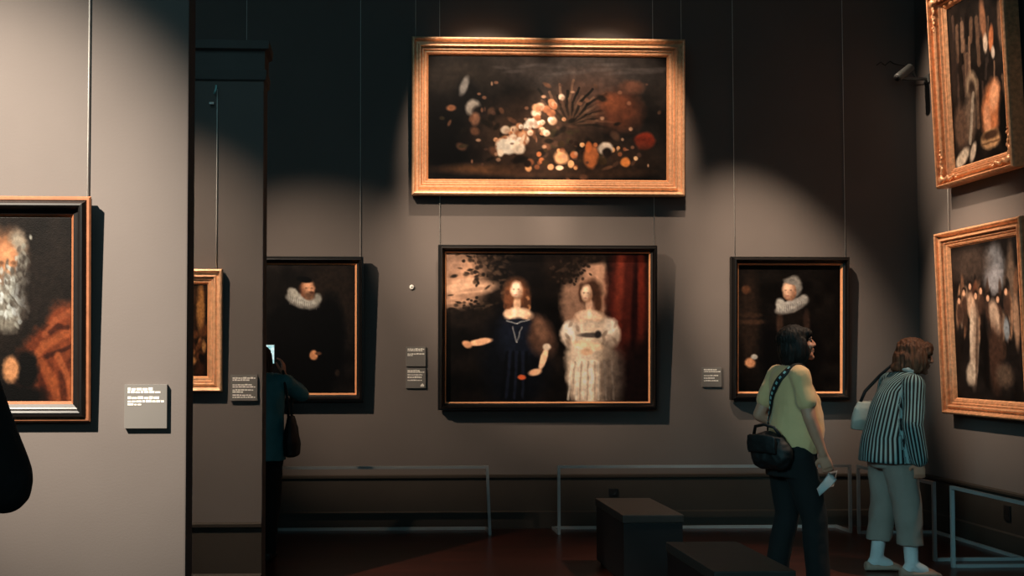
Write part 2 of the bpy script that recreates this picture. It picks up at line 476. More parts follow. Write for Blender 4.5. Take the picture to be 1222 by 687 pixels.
# ---- big bearded half-length on the near partition (only its right part shows)
T1 = .055
cv = Canvas(-70, 247, 98, 492, (34, 25, 19), res=1.15, seed=11, warp=3)
cv.e(-20, 330, 60, 90, (44, 31, 22), .8)
cv.e(-4, 305, 34, 40, (132, 84, 54), .6); cv.e(6, 300, 14, 26, (176, 112, 68), .6); cv.e(0, 345, 30, 46, (150, 132, 110), .7)
cv.e(12, 330, 16, 34, (186, 172, 148), .7); cv.e(2, 375, 16, 24, (130, 114, 92), .8); cv.e(16, 285, 14, 20, (148, 124, 98), .8)
cv.face(-6, 312, 24, 34, (196, 124, 78), 1)
cv.e(8, 352, 22, 34, (124, 108, 88), .5); cv.e(24, 318, 9, 26, (112, 96, 78), .6)
for q in range(150):
    x, y = random.gauss(10, 11), random.gauss(350, 17); cv.e(x, y, random.uniform(1.5, 4), random.uniform(3, 8), random.choice([(196, 184, 160), (164, 150, 126), (92, 76, 60), (214, 202, 180), (120, 102, 82)]), .7, random.uniform(-50, 10), .8)
for q in range(50):
    x, y = random.gauss(25, 5), random.gauss(314, 16); cv.e(x, y, random.uniform(1.5, 3.5), random.uniform(3, 6), random.choice([(150, 134, 110), (84, 68, 54), (180, 164, 138)]), .7, random.uniform(-40, 20), .8)
cv.e(60, 335, 40, 60, (40, 29, 22), .8, 20)
cv.e(78, 450, 62, 62, (112, 46, 22), .22, -30); cv.e(98, 410, 36, 52, (122, 52, 25), .3, -25)
for (p, w_, c_) in (([(36, 440), (58, 418), (98, 398)], 6, (158, 74, 36)), ([(30, 446), (62, 432), (98, 420)], 3, (66, 26, 14)), ([(52, 440), (70, 466), (80, 492)], 7, (150, 68, 32)), ([(40, 446), (56, 474), (60, 492)], 5, (74, 28, 14)),
                    ([(98, 372), (74, 384), (58, 404)], 4, (150, 70, 36)), ([(98, 440), (84, 456), (88, 492)], 5, (84, 34, 17)), ([(66, 400), (80, 392), (92, 394)], 3.5, (70, 28, 15)), ([(78, 432), (96, 466), (98, 492)], 5, (160, 76, 38))):
    cv.line(p, w_, c_, .8, .8)
cv.e(30, 450, 18, 26, (20, 15, 12), .4); cv.e(6, 450, 13, 17, (198, 124, 74), .5)
cv.e(20, 486, 40, 14, (18, 14, 12), .6)
P1bl = at_y(-76, 502.5, YP1 - T1); P1br = at_y(104.5, 502.5, YP1 - T1); P1top = at_y(60, 234.5, YP1 - T1 - .03).z
painting('large black-and-gilt framed close-up of a bearded figure in a rust red sleeve, at far left', P1bl, P1br, P1top, 0, math.radians(1.6), 0.062, T1, 'blackgold', cv, slip=.014, gain=.5)

# ---- small gilt framed picture on the far partition
T2 = .05
cv = Canvas(180, 336, 250, 452, (40, 22, 12), res=1.3, seed=21, warp=2)
cv.e(240, 365, 6, 30, (150, 92, 44), .6); cv.e(224, 350, 12, 12, (66, 38, 20), .8)
for q in range(46):
    x, y = random.uniform(184, 249), random.uniform(376, 448)
    cv.e(x, y, random.uniform(2, 6), random.uniform(3, 9), random.choice([(128, 74, 36), (88, 46, 22), (26, 14, 8), (150, 96, 50), (60, 30, 16)]), .7, random.uniform(-40, 40))
bl, br = at_y(170, 467.5, YP2 - T2), at_y(264.5, 467.5, YP2 - T2)
painting('small warm brown picture in a wide gold frame, half hidden behind the near partition', bl, br, at_y(255, 320.5, YP2 - T2 - .02).z, 0, math.radians(1.2), 0.082, T2, 'gold', cv, slip=.012)

# ---- the four pictures on the back wall
TB = .085


def back_painting(label, l, r, top, bot, tilt, fw, t, style, cv, **k):
    ttl = math.radians(tilt)
    bl, br = at_y(l, bot, YW - t - .03), at_y(r, bot, YW - t - .03)
    h = (bot - top) * YW / F
    ztop = at_y((l + r) / 2, top, YW - t - .03 - h * math.sin(ttl)).z
    return painting(label, bl, br, ztop, 0, ttl, fw, t, style, cv, **k)


cv = Canvas(301, 314, 426, 466, (30, 22, 17), res=1.5, seed=31, warp=1.5)
cv.e(400, 350, 30, 60, (40, 28, 20), .9)
cv.e(366, 420, 48, 62, (11, 9, 9), .35); cv.e(345, 385, 30, 28, (12, 10, 10), .5); cv.e(395, 390, 18, 40, (12, 10, 10), .5)
cv.e(362, 357, 20, 9, (120, 106, 90), .3, 14); cv.e(361, 355, 18, 7, (176, 160, 138), .5, 14); cv.e(350, 348, 8, 6, (160, 144, 122), .45, 40); cv.e(380, 354, 5, 6, (140, 126, 106), .6)
for q in range(14): cv.line([(347 + q * 2.4, 351 + q * .9), (346 + q * 2.5, 361 + q * .45)], .45, (104, 92, 78), .5)
cv.face(367, 343, 9, 11.5, (214, 142, 98), 1); cv.e(370, 351, 6, 5, (116, 76, 52), .7); cv.e(373, 347, 3.4, 1.6, (86, 50, 34), .8, 10)
cv.e(364, 331.5, 10, 3.6, (10, 8, 8), .4, 8); cv.e(358, 343, 2.5, 5, (64, 38, 27), .8, 0, .6)
cv.e(375, 421, 5, 6, (196, 122, 76), .4); cv.e(381, 419, 4, 2, (92, 56, 36), .6); cv.e(404, 442, 3, 4, (44, 30, 22), .7)
back_painting('dark portrait of a man in a wide white ruff, beside the visitor with a phone', 291, 433.5, 305.5, 479.5, 2.0, .055, .085, 'black', cv, slip=.016)

cv = Canvas(508, 62, 803, 218, (30, 23, 18), res=1.35, seed=41, warp=2.2)
cv.e(690, 78, 90, 24, (62, 50, 42), .9, 3); cv.e(550, 90, 40, 26, (44, 34, 26), .9); cv.e(700, 120, 46, 34, (92, 60, 44), .9, -20, .8)
for q in range(14):
    cv.e(600 + q * 15 + random.uniform(-6, 6), 70 + random.uniform(-2, 14), random.uniform(8, 20), 2.0, (96, 80, 70), .9, random.uniform(-8, 8), .3)  # varnish sheen along the top, put into the colour as grey strokes
cv.e(530, 170, 40, 50, (14, 11, 10), .7); cv.e(620, 205, 90, 8, (96, 58, 32), .8); cv.e(690, 208, 80, 7, (74, 44, 26), .8)
cv.e(555, 118, 18, 26, (20, 16, 14), .5); cv.e(552, 100, 5, 12, (120, 106, 92), .6, 20); cv.e(563, 128, 9, 10, (156, 134, 112), .5); cv.e(572, 135, 9, 10, (24, 18, 16), .5); cv.e(566, 142, 6, 8, (152, 96, 66), .6)
cv.e(536, 128, 6, 4, (142, 84, 52), .6)
for q in range(22):                                                    # a sheaf of long leaves
    a = math.radians(184 + q * 8.2); L_ = 38 + (q * 13) % 22; cv.line([(684, 150), (684 + L_ * .6 * math.cos(a), 150 + L_ * .6 * math.sin(a)), (684 + L_ * 1.1 * math.cos(a + .12), 150 + L_ * math.sin(a + .12))], 1.6, (22, 19, 14) if q % 2 else (118, 80, 56), .8)
for q in range(7): cv.line([(684, 150), (668 + q * 6, 182)], 1.8, (20, 17, 12), .8)
cv.e(745, 130, 26, 24, (88, 44, 26), .8); cv.e(735, 120, 14, 12, (120, 60, 34), .8); cv.e(776, 168, 13, 11, (112, 34, 18), .35); cv.e(760, 100, 14, 8, (96, 56, 38), .8)
cv.e(640, 165, 70, 44, (66, 43, 29), .9); cv.e(700, 190, 90, 22, (52, 34, 23), .9)
for q in range(80): cv.e(random.gauss(650, 60), random.gauss(160, 26), random.uniform(2, 7), random.uniform(1.5, 5), random.choice([(30, 22, 15), (86, 54, 36), (58, 44, 26), (110, 66, 42)]), .7, random.uniform(-60, 60), .8)
for q in range(70):                                                    # heaped fruit and flowers
    t_ = random.random(); x = 592 + 78 * t_ + random.uniform(-10, 10); y = 176 - 52 * t_ + random.uniform(-12, 18)
    r_ = random.uniform(2.4, 6)
    cv.e(x, y, r_, r_ * random.uniform(.8, 1.1), random.choice([(222, 170, 126), (206, 138, 92), (232, 190, 150), (168, 98, 60), (190, 118, 74), (240, 208, 172)]), .5)
    cv.e(x + r_ * .4, y + r_ * .4, r_ * .6, r_ * .6, (120, 66, 40), .9, 0, .4)
for q in range(46):
    x = random.uniform(630, 765); y = random.uniform(168, 204); r_ = random.uniform(2, 5)
    cv.e(x, y, r_, r_, random.choice([(212, 138, 82), (180, 96, 52), (120, 64, 36), (46, 28, 18), (226, 166, 112), (60, 40, 22), (38, 24, 16)]), .5)
cv.e(606, 176, 15, 10, (236, 204, 168), .3); cv.e(619, 178, 8, 8, (228, 190, 152), .4); cv.e(624, 168, 2, 8, (216, 170, 130), .5, 20); cv.e(597, 184, 4, 5, (226, 188, 150), .5)
cv.e(672, 190, 9, 9, (222, 150, 96), .5); cv.e(659, 202, 4, 4, (214, 140, 88), .4); cv.e(670, 203, 5, 3, (236, 184, 138), .4); cv.e(684, 198, 4, 5, (222, 150, 94), .4)
cv.e(709, 188, 9, 15, (172, 88, 44), .4); cv.e(706, 176, 4, 7, (200, 96, 44), .5); cv.e(727, 178, 9, 8, (206, 172, 140), .4); cv.e(729, 183, 6, 6, (36, 24, 18), .5); cv.e(752, 195, 6, 6, (206, 112, 50), .4)
for q in range(50):
    cv.e(random.uniform(560, 790), random.uniform(95, 200), random.uniform(1, 3), random.uniform(1, 3), random.choice([(200, 140, 100), (150, 92, 62), (90, 56, 40)]), .7, 0, .7)
back_painting('wide gold framed still life of fruit and fowl hung topmost on the back wall', 491.5, 818, 44.5, 233, 2.0, .128, .09, 'gold', cv, slip=.014)

cv = Canvas(533, 303, 777, 479, (22, 15, 11), res=1.5, seed=51, warp=2.0)
cv.e(548, 332, 30, 34, (150, 104, 74), .8); cv.e(560, 345, 30, 8, (186, 134, 98), .8, -5); cv.e(546, 362, 22, 8, (176, 124, 90), .8); cv.e(540, 312, 14, 14, (128, 90, 66), .8)
for q in range(9): cv.e(536 + q * 4, 330 + (q * 17) % 40, 16, 2.2, (196, 144, 106) if q % 2 else (112, 78, 56), .9, -8, .5)
for q in range(190): cv.e(random.gauss(588, 19), random.gauss(316, 13), random.uniform(1.2, 4.5), random.uniform(1, 2.6), random.choice([(34, 23, 16), (24, 17, 12), (52, 36, 25), (70, 48, 33)]), .8, random.uniform(-40, 40), .9)
for q in range(60): cv.e(random.gauss(560, 16), random.gauss(368, 6), random.uniform(1.2, 5), random.uniform(1, 2.2), random.choice([(34, 23, 16), (24, 17, 12), (60, 42, 29)]), .8, random.uniform(-20, 20), .9)
cv.e(560, 380, 34, 14, (26, 18, 13), .8); cv.e(640, 320, 40, 24, (20, 14, 11), .8)
cv.e(699, 356, 26, 46, (142, 98, 71), .4); cv.e(714, 338, 12, 36, (156, 108, 78), .5); cv.e(690, 372, 16, 30, (128, 88, 64), .7)
cv.e(672, 318, 24, 22, (30, 20, 14), .6); cv.e(704, 308, 24, 8, (34, 23, 16), .6)
for q in range(110): cv.e(random.gauss(684, 12), random.gauss(322, 9), random.uniform(1, 3), random.uniform(.8, 2.4), random.choice([(30, 20, 14), (48, 32, 22)]), .8, random.uniform(-40, 40), .9)
cv.e(752, 360, 26, 70, (66, 21, 13), .5); cv.e(742, 340, 5, 60, (98, 34, 20), .9, 3); cv.e(760, 370, 4, 70, (34, 10, 8), .9, 2); cv.e(768, 340, 4, 60, (88, 26, 14), .9); cv.e(765, 450, 24, 40, (26, 12, 9), .7)
# two generic standing figures
cv.e(616, 430, 40, 62, (12, 12, 15), .5); cv.e(618, 400, 22, 30, (18, 20, 27), .6); cv.e(648, 402, 16, 24, (74, 46, 32), .6, -18); cv.e(646, 392, 7, 16, (100, 64, 44), .8, -20)
cv.e(617, 350, 15, 17, (104, 58, 33), .6); cv.e(608, 362, 5, 12, (96, 52, 30), .7); cv.e(629, 360, 5, 12, (88, 48, 28), .7)
for q in range(9): cv.e(random.choice([606, 630]) + random.uniform(-3, 3), random.uniform(346, 372), 2.4, 3, random.choice([(150, 92, 54), (74, 40, 24)]), .7)
cv.e(618, 363, 4.5, 9, (196, 140, 100), .5); cv.face(618.5, 347, 7.4, 11, (232, 180, 138), -1)
cv.e(620, 376, 16, 8, (206, 150, 108), .5); cv.e(618, 374, 12, 6, (234, 182, 138), .8); cv.e(607, 374, 5, 4, (216, 160, 118), .8)
cv.e(618, 385, 17, 4, (24, 22, 26), .4); cv.e(619, 389, 13, 9, (20, 21, 28), .5); cv.line([(606, 383), (618, 386), (632, 382)], .8, (176, 160, 140), .5); cv.line([(613, 390), (618, 408), (624, 391)], .9, (140, 126, 112), .55)
for q in range(7): cv.line([(606 + q * 4, 420), (600 + q * 5, 474)], 1.6, (24, 26, 36) if q % 2 else (9, 9, 11), .6)
cv.e(574, 408, 14, 4, (206, 142, 98), .4, -10); cv.e(558, 411, 6, 4, (192, 126, 84), .5, 25); cv.e(650, 428, 4, 14, (216, 158, 114), .4, 18); cv.e(640, 444, 8, 4, (206, 142, 98), .5, -10); cv.e(624, 450, 5, 3, (178, 70, 34), .5); cv.e(654, 414, 5, 4, (190, 156, 124), .5)
cv.e(707, 349, 13, 15, (58, 33, 21), .55); cv.e(716, 362, 4.5, 13, (66, 37, 23), .7); cv.e(696, 350, 3, 10, (60, 34, 22), .8)
cv.e(705, 364, 4.5, 8, (186, 134, 100), .5); cv.face(702.5, 351, 6.8, 10.5, (226, 174, 132), -1)
cv.e(706, 379, 17, 9, (212, 160, 120), .45); cv.e(703, 376, 11, 5, (230, 180, 140), .9)
cv.e(706, 392, 19, 9, (196, 162, 130), .5)
cv.e(707, 436, 29, 48, (186, 148, 114), .35); cv.e(698, 440, 17, 44, (224, 184, 146), .8)
cv.e(684, 398, 13, 16, (196, 160, 128), .35, 15); cv.e(680, 394, 7, 9, (232, 200, 166), .8); cv.e(729, 396, 13, 18, (188, 152, 120), .35, -15); cv.e(732, 390, 7, 9, (222, 188, 154), .8)
for q in range(14): cv.e(random.choice([684, 729]) + random.uniform(-9, 9), random.uniform(386, 412), 2.0, 4.5, random.choice([(140, 108, 84), (236, 206, 172), (120, 92, 70)]), .8, random.uniform(-40, 40), .7)
cv.e(704, 412, 20, 5, (224, 172, 128), .4, 8); cv.e(702, 420, 8, 4, (208, 152, 110), .5); cv.e(706, 400, 13, 3, (74, 60, 50), .6); cv.e(716, 399, 4, 4, (40, 32, 28), .6)
for q in range(13): cv.line([(684 + q * 4, 432), (680 + q * 4.6, 476)], 1.2, (136, 106, 84) if q % 2 else (222, 192, 160), .55)
cv.e(732, 450, 14, 40, (86, 66, 52), .8, 0, .8)
back_painting('wide black framed picture of two pale ladies, centre of back wall', 523.2, 785.5, 292, 489.5, 2.2, .056, .085, 'black', cv, slip=.013, gain=1.45)

cv = Canvas(885, 317, 1006, 466, (24, 18, 14), res=1.5, seed=61, warp=1.5)
cv.e(898, 380, 12, 60, (44, 29, 20), .8); cv.e(894, 346, 5, 5, (84, 48, 28), .6); cv.e(902, 384, 16, 3, (64, 40, 26), .7); cv.e(900, 376, 12, 3, (56, 36, 24), .7)
cv.e(946, 420, 34, 60, (12, 10, 10), .4); cv.e(948, 382, 24, 18, (30, 21, 16), .6); cv.e(934, 386, 4, 14, (62, 40, 28), .7); cv.e(966, 384, 4, 14, (56, 36, 26), .7)
cv.e(949, 365, 20, 7.5, (118, 104, 90), .3, -22); cv.e(947, 364, 18, 5.6, (172, 154, 134), .5, -22); cv.e(935, 364, 6, 8, (176, 158, 136), .45, -10); cv.e(962, 357, 6, 5, (150, 134, 116), .5, -50)
for q in range(12): cv.line([(934 + q * 2.6, 367 - q * .7), (934 + q * 2.5, 374 - q * .8)], .45, (104, 92, 80), .5)
cv.e(949, 343, 11, 13, (112, 99, 85), .3); cv.e(951, 340, 8, 9, (140, 124, 106), .7)
cv.face(945.5, 348, 8, 11, (236, 172, 128), -1); cv.e(948, 336.5, 10, 3.4, (126, 111, 95), .5, 12)
cv.e(899, 432, 6, 6, (196, 124, 80), .5, 40); cv.e(904, 425, 4, 3, (170, 150, 128), .5)
back_painting('dark portrait of a woman in white cap and ruff, behind the visitor in yellow', 874.5, 1016, 306, 477.5, 2.0, .055, .085, 'black', cv, slip=.016, gain=.8)

# ---- two gilt pictures on the right wall
cv = Canvas(0, 0, 100, 160, (30, 22, 17), res=2.0, seed=71, warp=1.6)
for q in range(26):
    x = random.uniform(4, 96); y = random.uniform(10, 90); cv.line([(x, y), (x + random.uniform(-3, 3), y + random.uniform(16, 44))], random.uniform(1, 3.4), random.choice([(70, 48, 36), (96, 66, 46), (54, 40, 32), (20, 14, 12), (118, 84, 60)]), .8)
cv.e(64, 30, 5, 22, (128, 80, 52), .6, -4); cv.e(66, 52, 4, 9, (186, 152, 122), .5); cv.e(76, 50, 4, 12, (170, 92, 52), .5, 8); cv.e(78, 64, 3, 6, (180, 150, 124), .5); cv.e(93, 40, 5, 24, (110, 76, 54), .6)
cv.e(38, 86, 11, 13, (128, 100, 74), .5); cv.e(38, 90, 6, 9, (52, 36, 26), .7); cv.e(70, 116, 16, 26, (176, 98, 56), .5, 12); cv.e(76, 104, 8, 14, (212, 138, 92), .6, 16); cv.e(62, 124, 6, 16, (196, 124, 82), .6)
cv.e(66, 143, 17, 9, (172, 122, 78), .4); cv.e(66, 139, 14, 4, (70, 44, 28), .6); cv.line([(50, 146), (82, 146)], 1.0, (96, 62, 38), .7)
cv.e(30, 118, 13, 24, (96, 72, 54), .6, 14); cv.line([(40, 94), (30, 140)], 2.2, (158, 134, 108), .7); cv.e(14, 122, 12, 22, (84, 58, 42), .6); cv.e(14, 152, 14, 7, (190, 160, 128), .5, -25); cv.e(34, 150, 5, 10, (184, 154, 124), .5, 30)
cv.e(90, 130, 8, 26, (16, 11, 9), .6); cv.e(8, 60, 6, 30, (40, 28, 22), .7)
TU = .115
bl, br = at_x(1116, 225.5, XR - TU - .015), at_x(1207.5, 199, XR - TU - .015)
zb = (bl.z + br.z) / 2; bl.z = br.z = zb
painting('ornate gold framed game larder picture hung high on the right wall', bl, br, zb + 1.55, -PI / 2, math.radians(2.2), .125, TU, 'old', cv, slip=.018, corner=True)

cv = Canvas(0, 0, 100, 140, (28, 21, 17), res=2.2, seed=81, warp=1.4)
cv.e(64, 24, 16, 20, (96, 88, 82), .5); cv.e(64, 34, 12, 12, (128, 116, 108), .6); cv.e(30, 18, 26, 16, (60, 44, 34), .8); cv.e(86, 50, 9, 30, (74, 54, 40), .6); cv.e(88, 40, 5, 34, (96, 72, 54), .8)
for q in range(60):
    x = random.uniform(4, 96); y = random.uniform(36, 100)
    cv.e(x, y, random.uniform(1.5, 4), random.uniform(5, 16), random.choice([(110, 70, 46), (60, 38, 26), (150, 102, 70), (18, 13, 11), (84, 44, 28), (130, 96, 72)]), .6, random.uniform(-14, 14), .8)
for x, y in ((28, 38), (18, 43), (44, 43), (54, 50), (36, 47), (10, 50), (68, 52), (80, 46)): cv.e(x, y + 12, 5, 9, (66, 42, 30), .6); cv.e(x, y - 2, 3.2, 3.4, (40, 26, 18), .5); cv.e(x - .5, y, 2.2, 3.0, (196, 136, 98), .5)
cv.e(28, 56, 6, 12, (176, 130, 96), .5); cv.e(30, 92, 7, 36, (150, 118, 92), .45, 6); cv.e(27, 78, 3, 22, (190, 154, 122), .8, 5); cv.e(24, 116, 8, 12, (178, 146, 116), .5, 22); cv.e(34, 90, 2, 34, (96, 70, 52), .8, 6)
cv.e(62, 68, 7, 16, (172, 134, 104), .5, -10); cv.e(60, 104, 10, 30, (64, 40, 28), .6); cv.e(78, 78, 4, 10, (120, 116, 110), .5); cv.e(46, 96, 5, 32, (18, 13, 11), .6); cv.e(72, 118, 12, 10, (84, 62, 46), .7); cv.e(92, 72, 4, 22, (150, 108, 78), .6)
TL = .085
bl, br = at_x(1123, 493.5, XR - TL - .015), at_x(1228, 503, XR - TL - .015)
zb = (bl.z + br.z) / 2; bl.z = br.z = zb
painting('gold framed crowded figure scene on the right wall, below the larder picture', bl, br, at_x(1121, 278, XR - TL - .05).z, -PI / 2, math.radians(1.8), .115, TL, 'old', cv, slip=.016)


# ------------------------------------------------------------------ hanging wires
def wire(x, y, z0, z1, label):
    bm = tube(bmesh.new(), [(x, y, z0), (x, y, (z0 + z1) / 2), (x, y, z1)], .0028, 8)
    me_o = obj('hanging_wire', bm, 'wire', None, True)
    tag(me_o, label, 'wire', 'steel hanging wires on the walls')


def bw(px, y_bot, label, top=5.6):
    p = at_y(px, y_bot, YW - .012); wire(p.x, p.y, p.z, top, label)


bw(430, 312, 'steel wire hanging from above to the right end of the ruff portrait by the phone')
bw(293, 312, 'steel wire dropping behind the top of the corniced partition')
bw(496, 52, 'steel wire at the left end of the wide still life')
bw(525, 300, 'steel wire to the left end of the two ladies picture')
bw(781, 300, 'steel wire to the right end of the two ladies picture')
bw(813, 54, 'steel wire at the right end of the wide still life')
bw(877, 314, 'steel wire to the left end of the white capped portrait')
bw(1009, 314, 'steel wire to the right end of the white capped portrait')
p = at_y(104.5, 244, YP1 - .008); wire(p.x, p.y, p.z, PH + .25, 'steel wire above the right edge of the bearded picture')
p = at_x(1132, 282, XR - .012); wire(p.x, p.y, p.z, 2.9, 'steel wire on the right wall between the two gold framed pictures')
p = at_y(258, 327, YP2 - .008); q_ = at_y(257, 106, YP2 - .008); wire(p.x, p.y, p.z, q_.z, 'steel wire above the small gold frame on the corniced partition')
hk = thing('picture_hook', 'small bright hook and clip on the wire under the partition cornice', 'hook', (q_.x, q_.y, q_.z - .02))
obj('hook', tube(bmesh.new(), [(.004, -.004, .04), (.006, -.012, .02), (0, -.014, 0), (-.006, -.008, -.012)], .006, 8), 'stud', hk, True)
obj('clip', box(bmesh.new(), (-.035, -.012, -.075), (-.008, .0, -.062), .002), 'plastic_white', hk)


# ------------------------------------------------------------------ wall labels
def wall_label(c, W, H, label, lines, mark=False, group=None):
    root = thing('wall_label', label, 'wall label', c, group=group)
    obj('board', box(bmesh.new(), (-W / 2, -.018, -H / 2), (W / 2, 0, H / 2), .0015), 'label', root)
    for (fy, x1, hh) in lines:
        bm = bmesh.new(); x = -W * .42; z = H * (.5 - fy); rnd = random.Random(int(fy * 997) + int(x1 * 100))
        while x < -W * .42 + W * .84 * x1:
            ww = W * rnd.uniform(.05, .14); box(bm, (x, -.0192, z - H * hh), (min(x + ww, W * .43), -.0178, z + H * hh * rnd.uniform(.3, 1))); x += ww + W * .018
        obj('text_line', bm, 'ink', root)
    if mark:
        bm = bmesh.new(); vs = [bm.verts.new((W * a, -.0193, H * b)) for a, b in ((.22, -.42), (.42, -.42), (.42, -.34), (.34, -.26), (.25, -.33))]; bm.faces.new(vs)
        vs2 = bmesh.ops.extrude_face_region(bm, geom=bm.faces[:]); [setattr(v, 'co', v.co + Vector((0, .0015, 0))) for v in vs2['geom'] if isinstance(v, bmesh.types.BMVert)]
        obj('corner_mark', bm, 'ink', root)
    return root


GL = 'small grey caption boards'


def lab(l, t, r, b, Y, label, lines, mark=False):
    a, c = at_y(l, t, Y - .018), at_y(r, b, Y - .018)
    wall_label(((a.x + c.x) / 2, Y, (a.z + c.z) / 2), c.x - a.x, a.z - c.z, label, lines, mark, GL)


lab(148.5, 458.5, 199, 511, YP1, 'large grey caption board right of the bearded picture', [(.10, .7, .035), (.17, .9, .03), (.30, .75, .035), (.38, .95, .03), (.45, .3, .025)])
lab(275, 447, 307, 478, YP2, 'grey caption board beside the small gold frame on the partition', [(.12, .95, .035), (.2, .6, .03), (.38, .7, .03), (.46, .95, .03), (.58, .9, .03), (.66, .4, .03), (.78, .8, .03), (.86, .95, .03)])
lab(484.5, 413.5, 508, 437, YW, 'upper caption board of the pair left of the two ladies', [(.12, .95, .04), (.2, .85, .03), (.36, .9, .04), (.44, .3, .03)])
lab(484.5, 439, 508, 463, YW, 'lower caption board of the pair left of the two ladies', [(.12, .6, .04), (.2, .95, .03), (.33, .9, .03), (.45, .85, .045), (.6, .8, .03)], True)
lab(838, 438, 861.5, 461.5, YW, 'lone grey caption board left of the white capped portrait', [(.12, .7, .035), (.22, .9, .03), (.42, .85, .03), (.55, .6, .03), (.68, .8, .03)])

# round sensor, sockets, camera
c = at_y(491.5, 342.5, YW - .01)
sn = thing('wall_sensor', 'tiny round white sensor on the back wall above the paired captions', 'sensor', (c.x, YW, c.z))
bm = bmesh.new(); loft(bm, [(Vector((0, 0, 0)), Vector((.021, 0, 0)), Vector((0, 0, .021))), (Vector((0, -.012, 0)), Vector((.020, 0, 0)), Vector((0, 0, .020))), (Vector((0, -.017, 0)), Vector((.013, 0, 0)), Vector((0, 0, .013)))], 24)
obj('housing', bm, 'plastic_white', sn, True); bm = bmesh.new(); sph(bm, (0, -.016, 0), (.006, .004, .006)); obj('lens', bm, 'plastic_dark', sn, True)


def socket(loc, rz, W, H, label):
    s = thing('wall_socket', label, 'socket', loc, (0, 0, rz))
    obj('plate', box(bmesh.new(), (-W / 2, -.012, -H / 2), (W / 2, 0, H / 2), .003), 'plastic_dark', s)
    bm = bmesh.new(); r = min(W, H) * .32
    loft(bm, [(Vector((0, -.011, 0)), Vector((r, 0, 0)), Vector((0, 0, r))), (Vector((0, -.0145, 0)), Vector((r, 0, 0)), Vector((0, 0, r))), (Vector((0, -.013, 0)), Vector((r * .7, 0, 0)), Vector((0, 0, r * .7)))], 20)
    obj('outlet', bm, 'plastic_dark', s)


c = at_y(731.5, 587, YW - .016); socket((c.x, YW - .016, c.z), 0, .075, .06, 'black socket on the dark panelling of the back wall, above the bench')
c = at_x(1203, 612, XR - .016); socket((XR - .016, c.y, c.z), -PI / 2, .075, .11, 'black socket on the dark panelling of the right wall')

c = at_y(1079, 94, YW - .20)
sc = thing('security_camera', 'grey security camera on a bracket high in the corner of the back wall', 'camera', (XR, c.y, c.z))
wx = XR - at_y(1066, 94, c.y).x     # reach from wall
obj('wall_plate', box(bmesh.new(), (-.012, -.04, -.035), (0, .04, .035), .003), 'cam_body', sc)
obj('bracket_arm', box(bmesh.new(), (-wx * .72, -.014, -.010), (-.01, .014, .010), .004), 'cam_body', sc)
bm = bmesh.new(); tube(bm, [(-wx * .32, 0, .0), (-wx * .40, 0, .04), (-wx * .46, 0, .075)], .008); obj('swivel', bm, 'cam_body', sc, True)
dirv = Vector((-.8, -.15, -.62)).normalized(); u, v = frame_axes(dirv)
bc = Vector((-wx * .70, -.01, .050))
bm = bmesh.new(); loft(bm, [(bc - dirv * .085, u * .02, v * .024), (bc - dirv * .08, u * .034, v * .034), (bc + dirv * .07, u * .036, v * .036), (bc + dirv * .085, u * .034, v * .034)], 20); obj('camera_body', bm, 'cam_body', sc, True)
bm = bmesh.new(); loft(bm, [(bc + dirv * .084, u * .026, v * .026), (bc + dirv * .094, u * .024, v * .024)], 20); obj('lens', bm, 'plastic_dark', sc, True)
bm = bmesh.new(); pts = [at_y(x, y, YW - .014) - Vector((XR, c.y, c.z)) for x, y in ((1046, 78), (1051, 74), (1056, 78), (1062, 73), (1067, 76))] + [bc - dirv * .08]
tube(bm, pts, .004, 8); obj('cable', bm, 'plastic_dark', sc, True)


# ------------------------------------------------------------------ barriers
def rbar(bm, a, b, w=.011):
    a, b = Vector(a), Vector(b); d = (b - a); L = d.length; d.normalize()
    u, v = frame_axes(d)
    q = [bm.verts.new(p + u * s * w + v * t * w) for p in (a - d * w, b + d * w) for s, t in ((-1, -1), (1, -1), (1, 1), (-1, 1))]
    for i in range(4): bm.faces.new((q[i], q[(i + 1) % 4], q[4 + (i + 1) % 4], q[4 + i]))
    bm.faces.new(q[3::-1]); bm.faces.new(q[4:])


def barrier(a, b, back, hgt, label, lean=(0, 0)):
    """a, b: foot of the two posts on the floor; back: vector from the posts to the floor bar by the wall"""
    a, b, back = Vector(a), Vector(b), Vector(back); up = Vector((0, 0, 1))
    root = thing('barrier', label, 'barrier', (a + b) / 2, group='low grey metal barriers along the walls')
    o = (a + b) / 2; a, b = a - o, b - o; d = (b - a).normalized()
    w = .011
    ta, tb = a + up * (hgt - w) + d * lean[0], b + up * (hgt - w) + d * lean[1]
    for p, q in ((a, ta), (b, tb)):
        bm = bmesh.new(); rbar(bm, p + up * w, q - up * 2 * w); bmesh.ops.recalc_face_normals(bm, faces=bm.faces); obj('post', bm, 'rail', root)
    bm = bmesh.new(); rbar(bm, ta, tb); bmesh.ops.recalc_face_normals(bm, faces=bm.faces); obj('top_rail', bm, 'rail', root)
    bm = bmesh.new(); rbar(bm, a + back + up * w, b + back + up * w); bmesh.ops.recalc_face_normals(bm, faces=bm.faces); obj('floor_rail', bm, 'rail', root)
    for p in (a, b):
        bm = bmesh.new(); rbar(bm, p + back * .04 + up * w, p + back * .96 + up * w); bmesh.ops.recalc_face_normals(bm, faces=bm.faces); obj('foot', bm, 'rail', root)


def fl(px, py):
    d = ray(px, py); return Vector((0, 0, CH)) + d * (-CH / d.z)


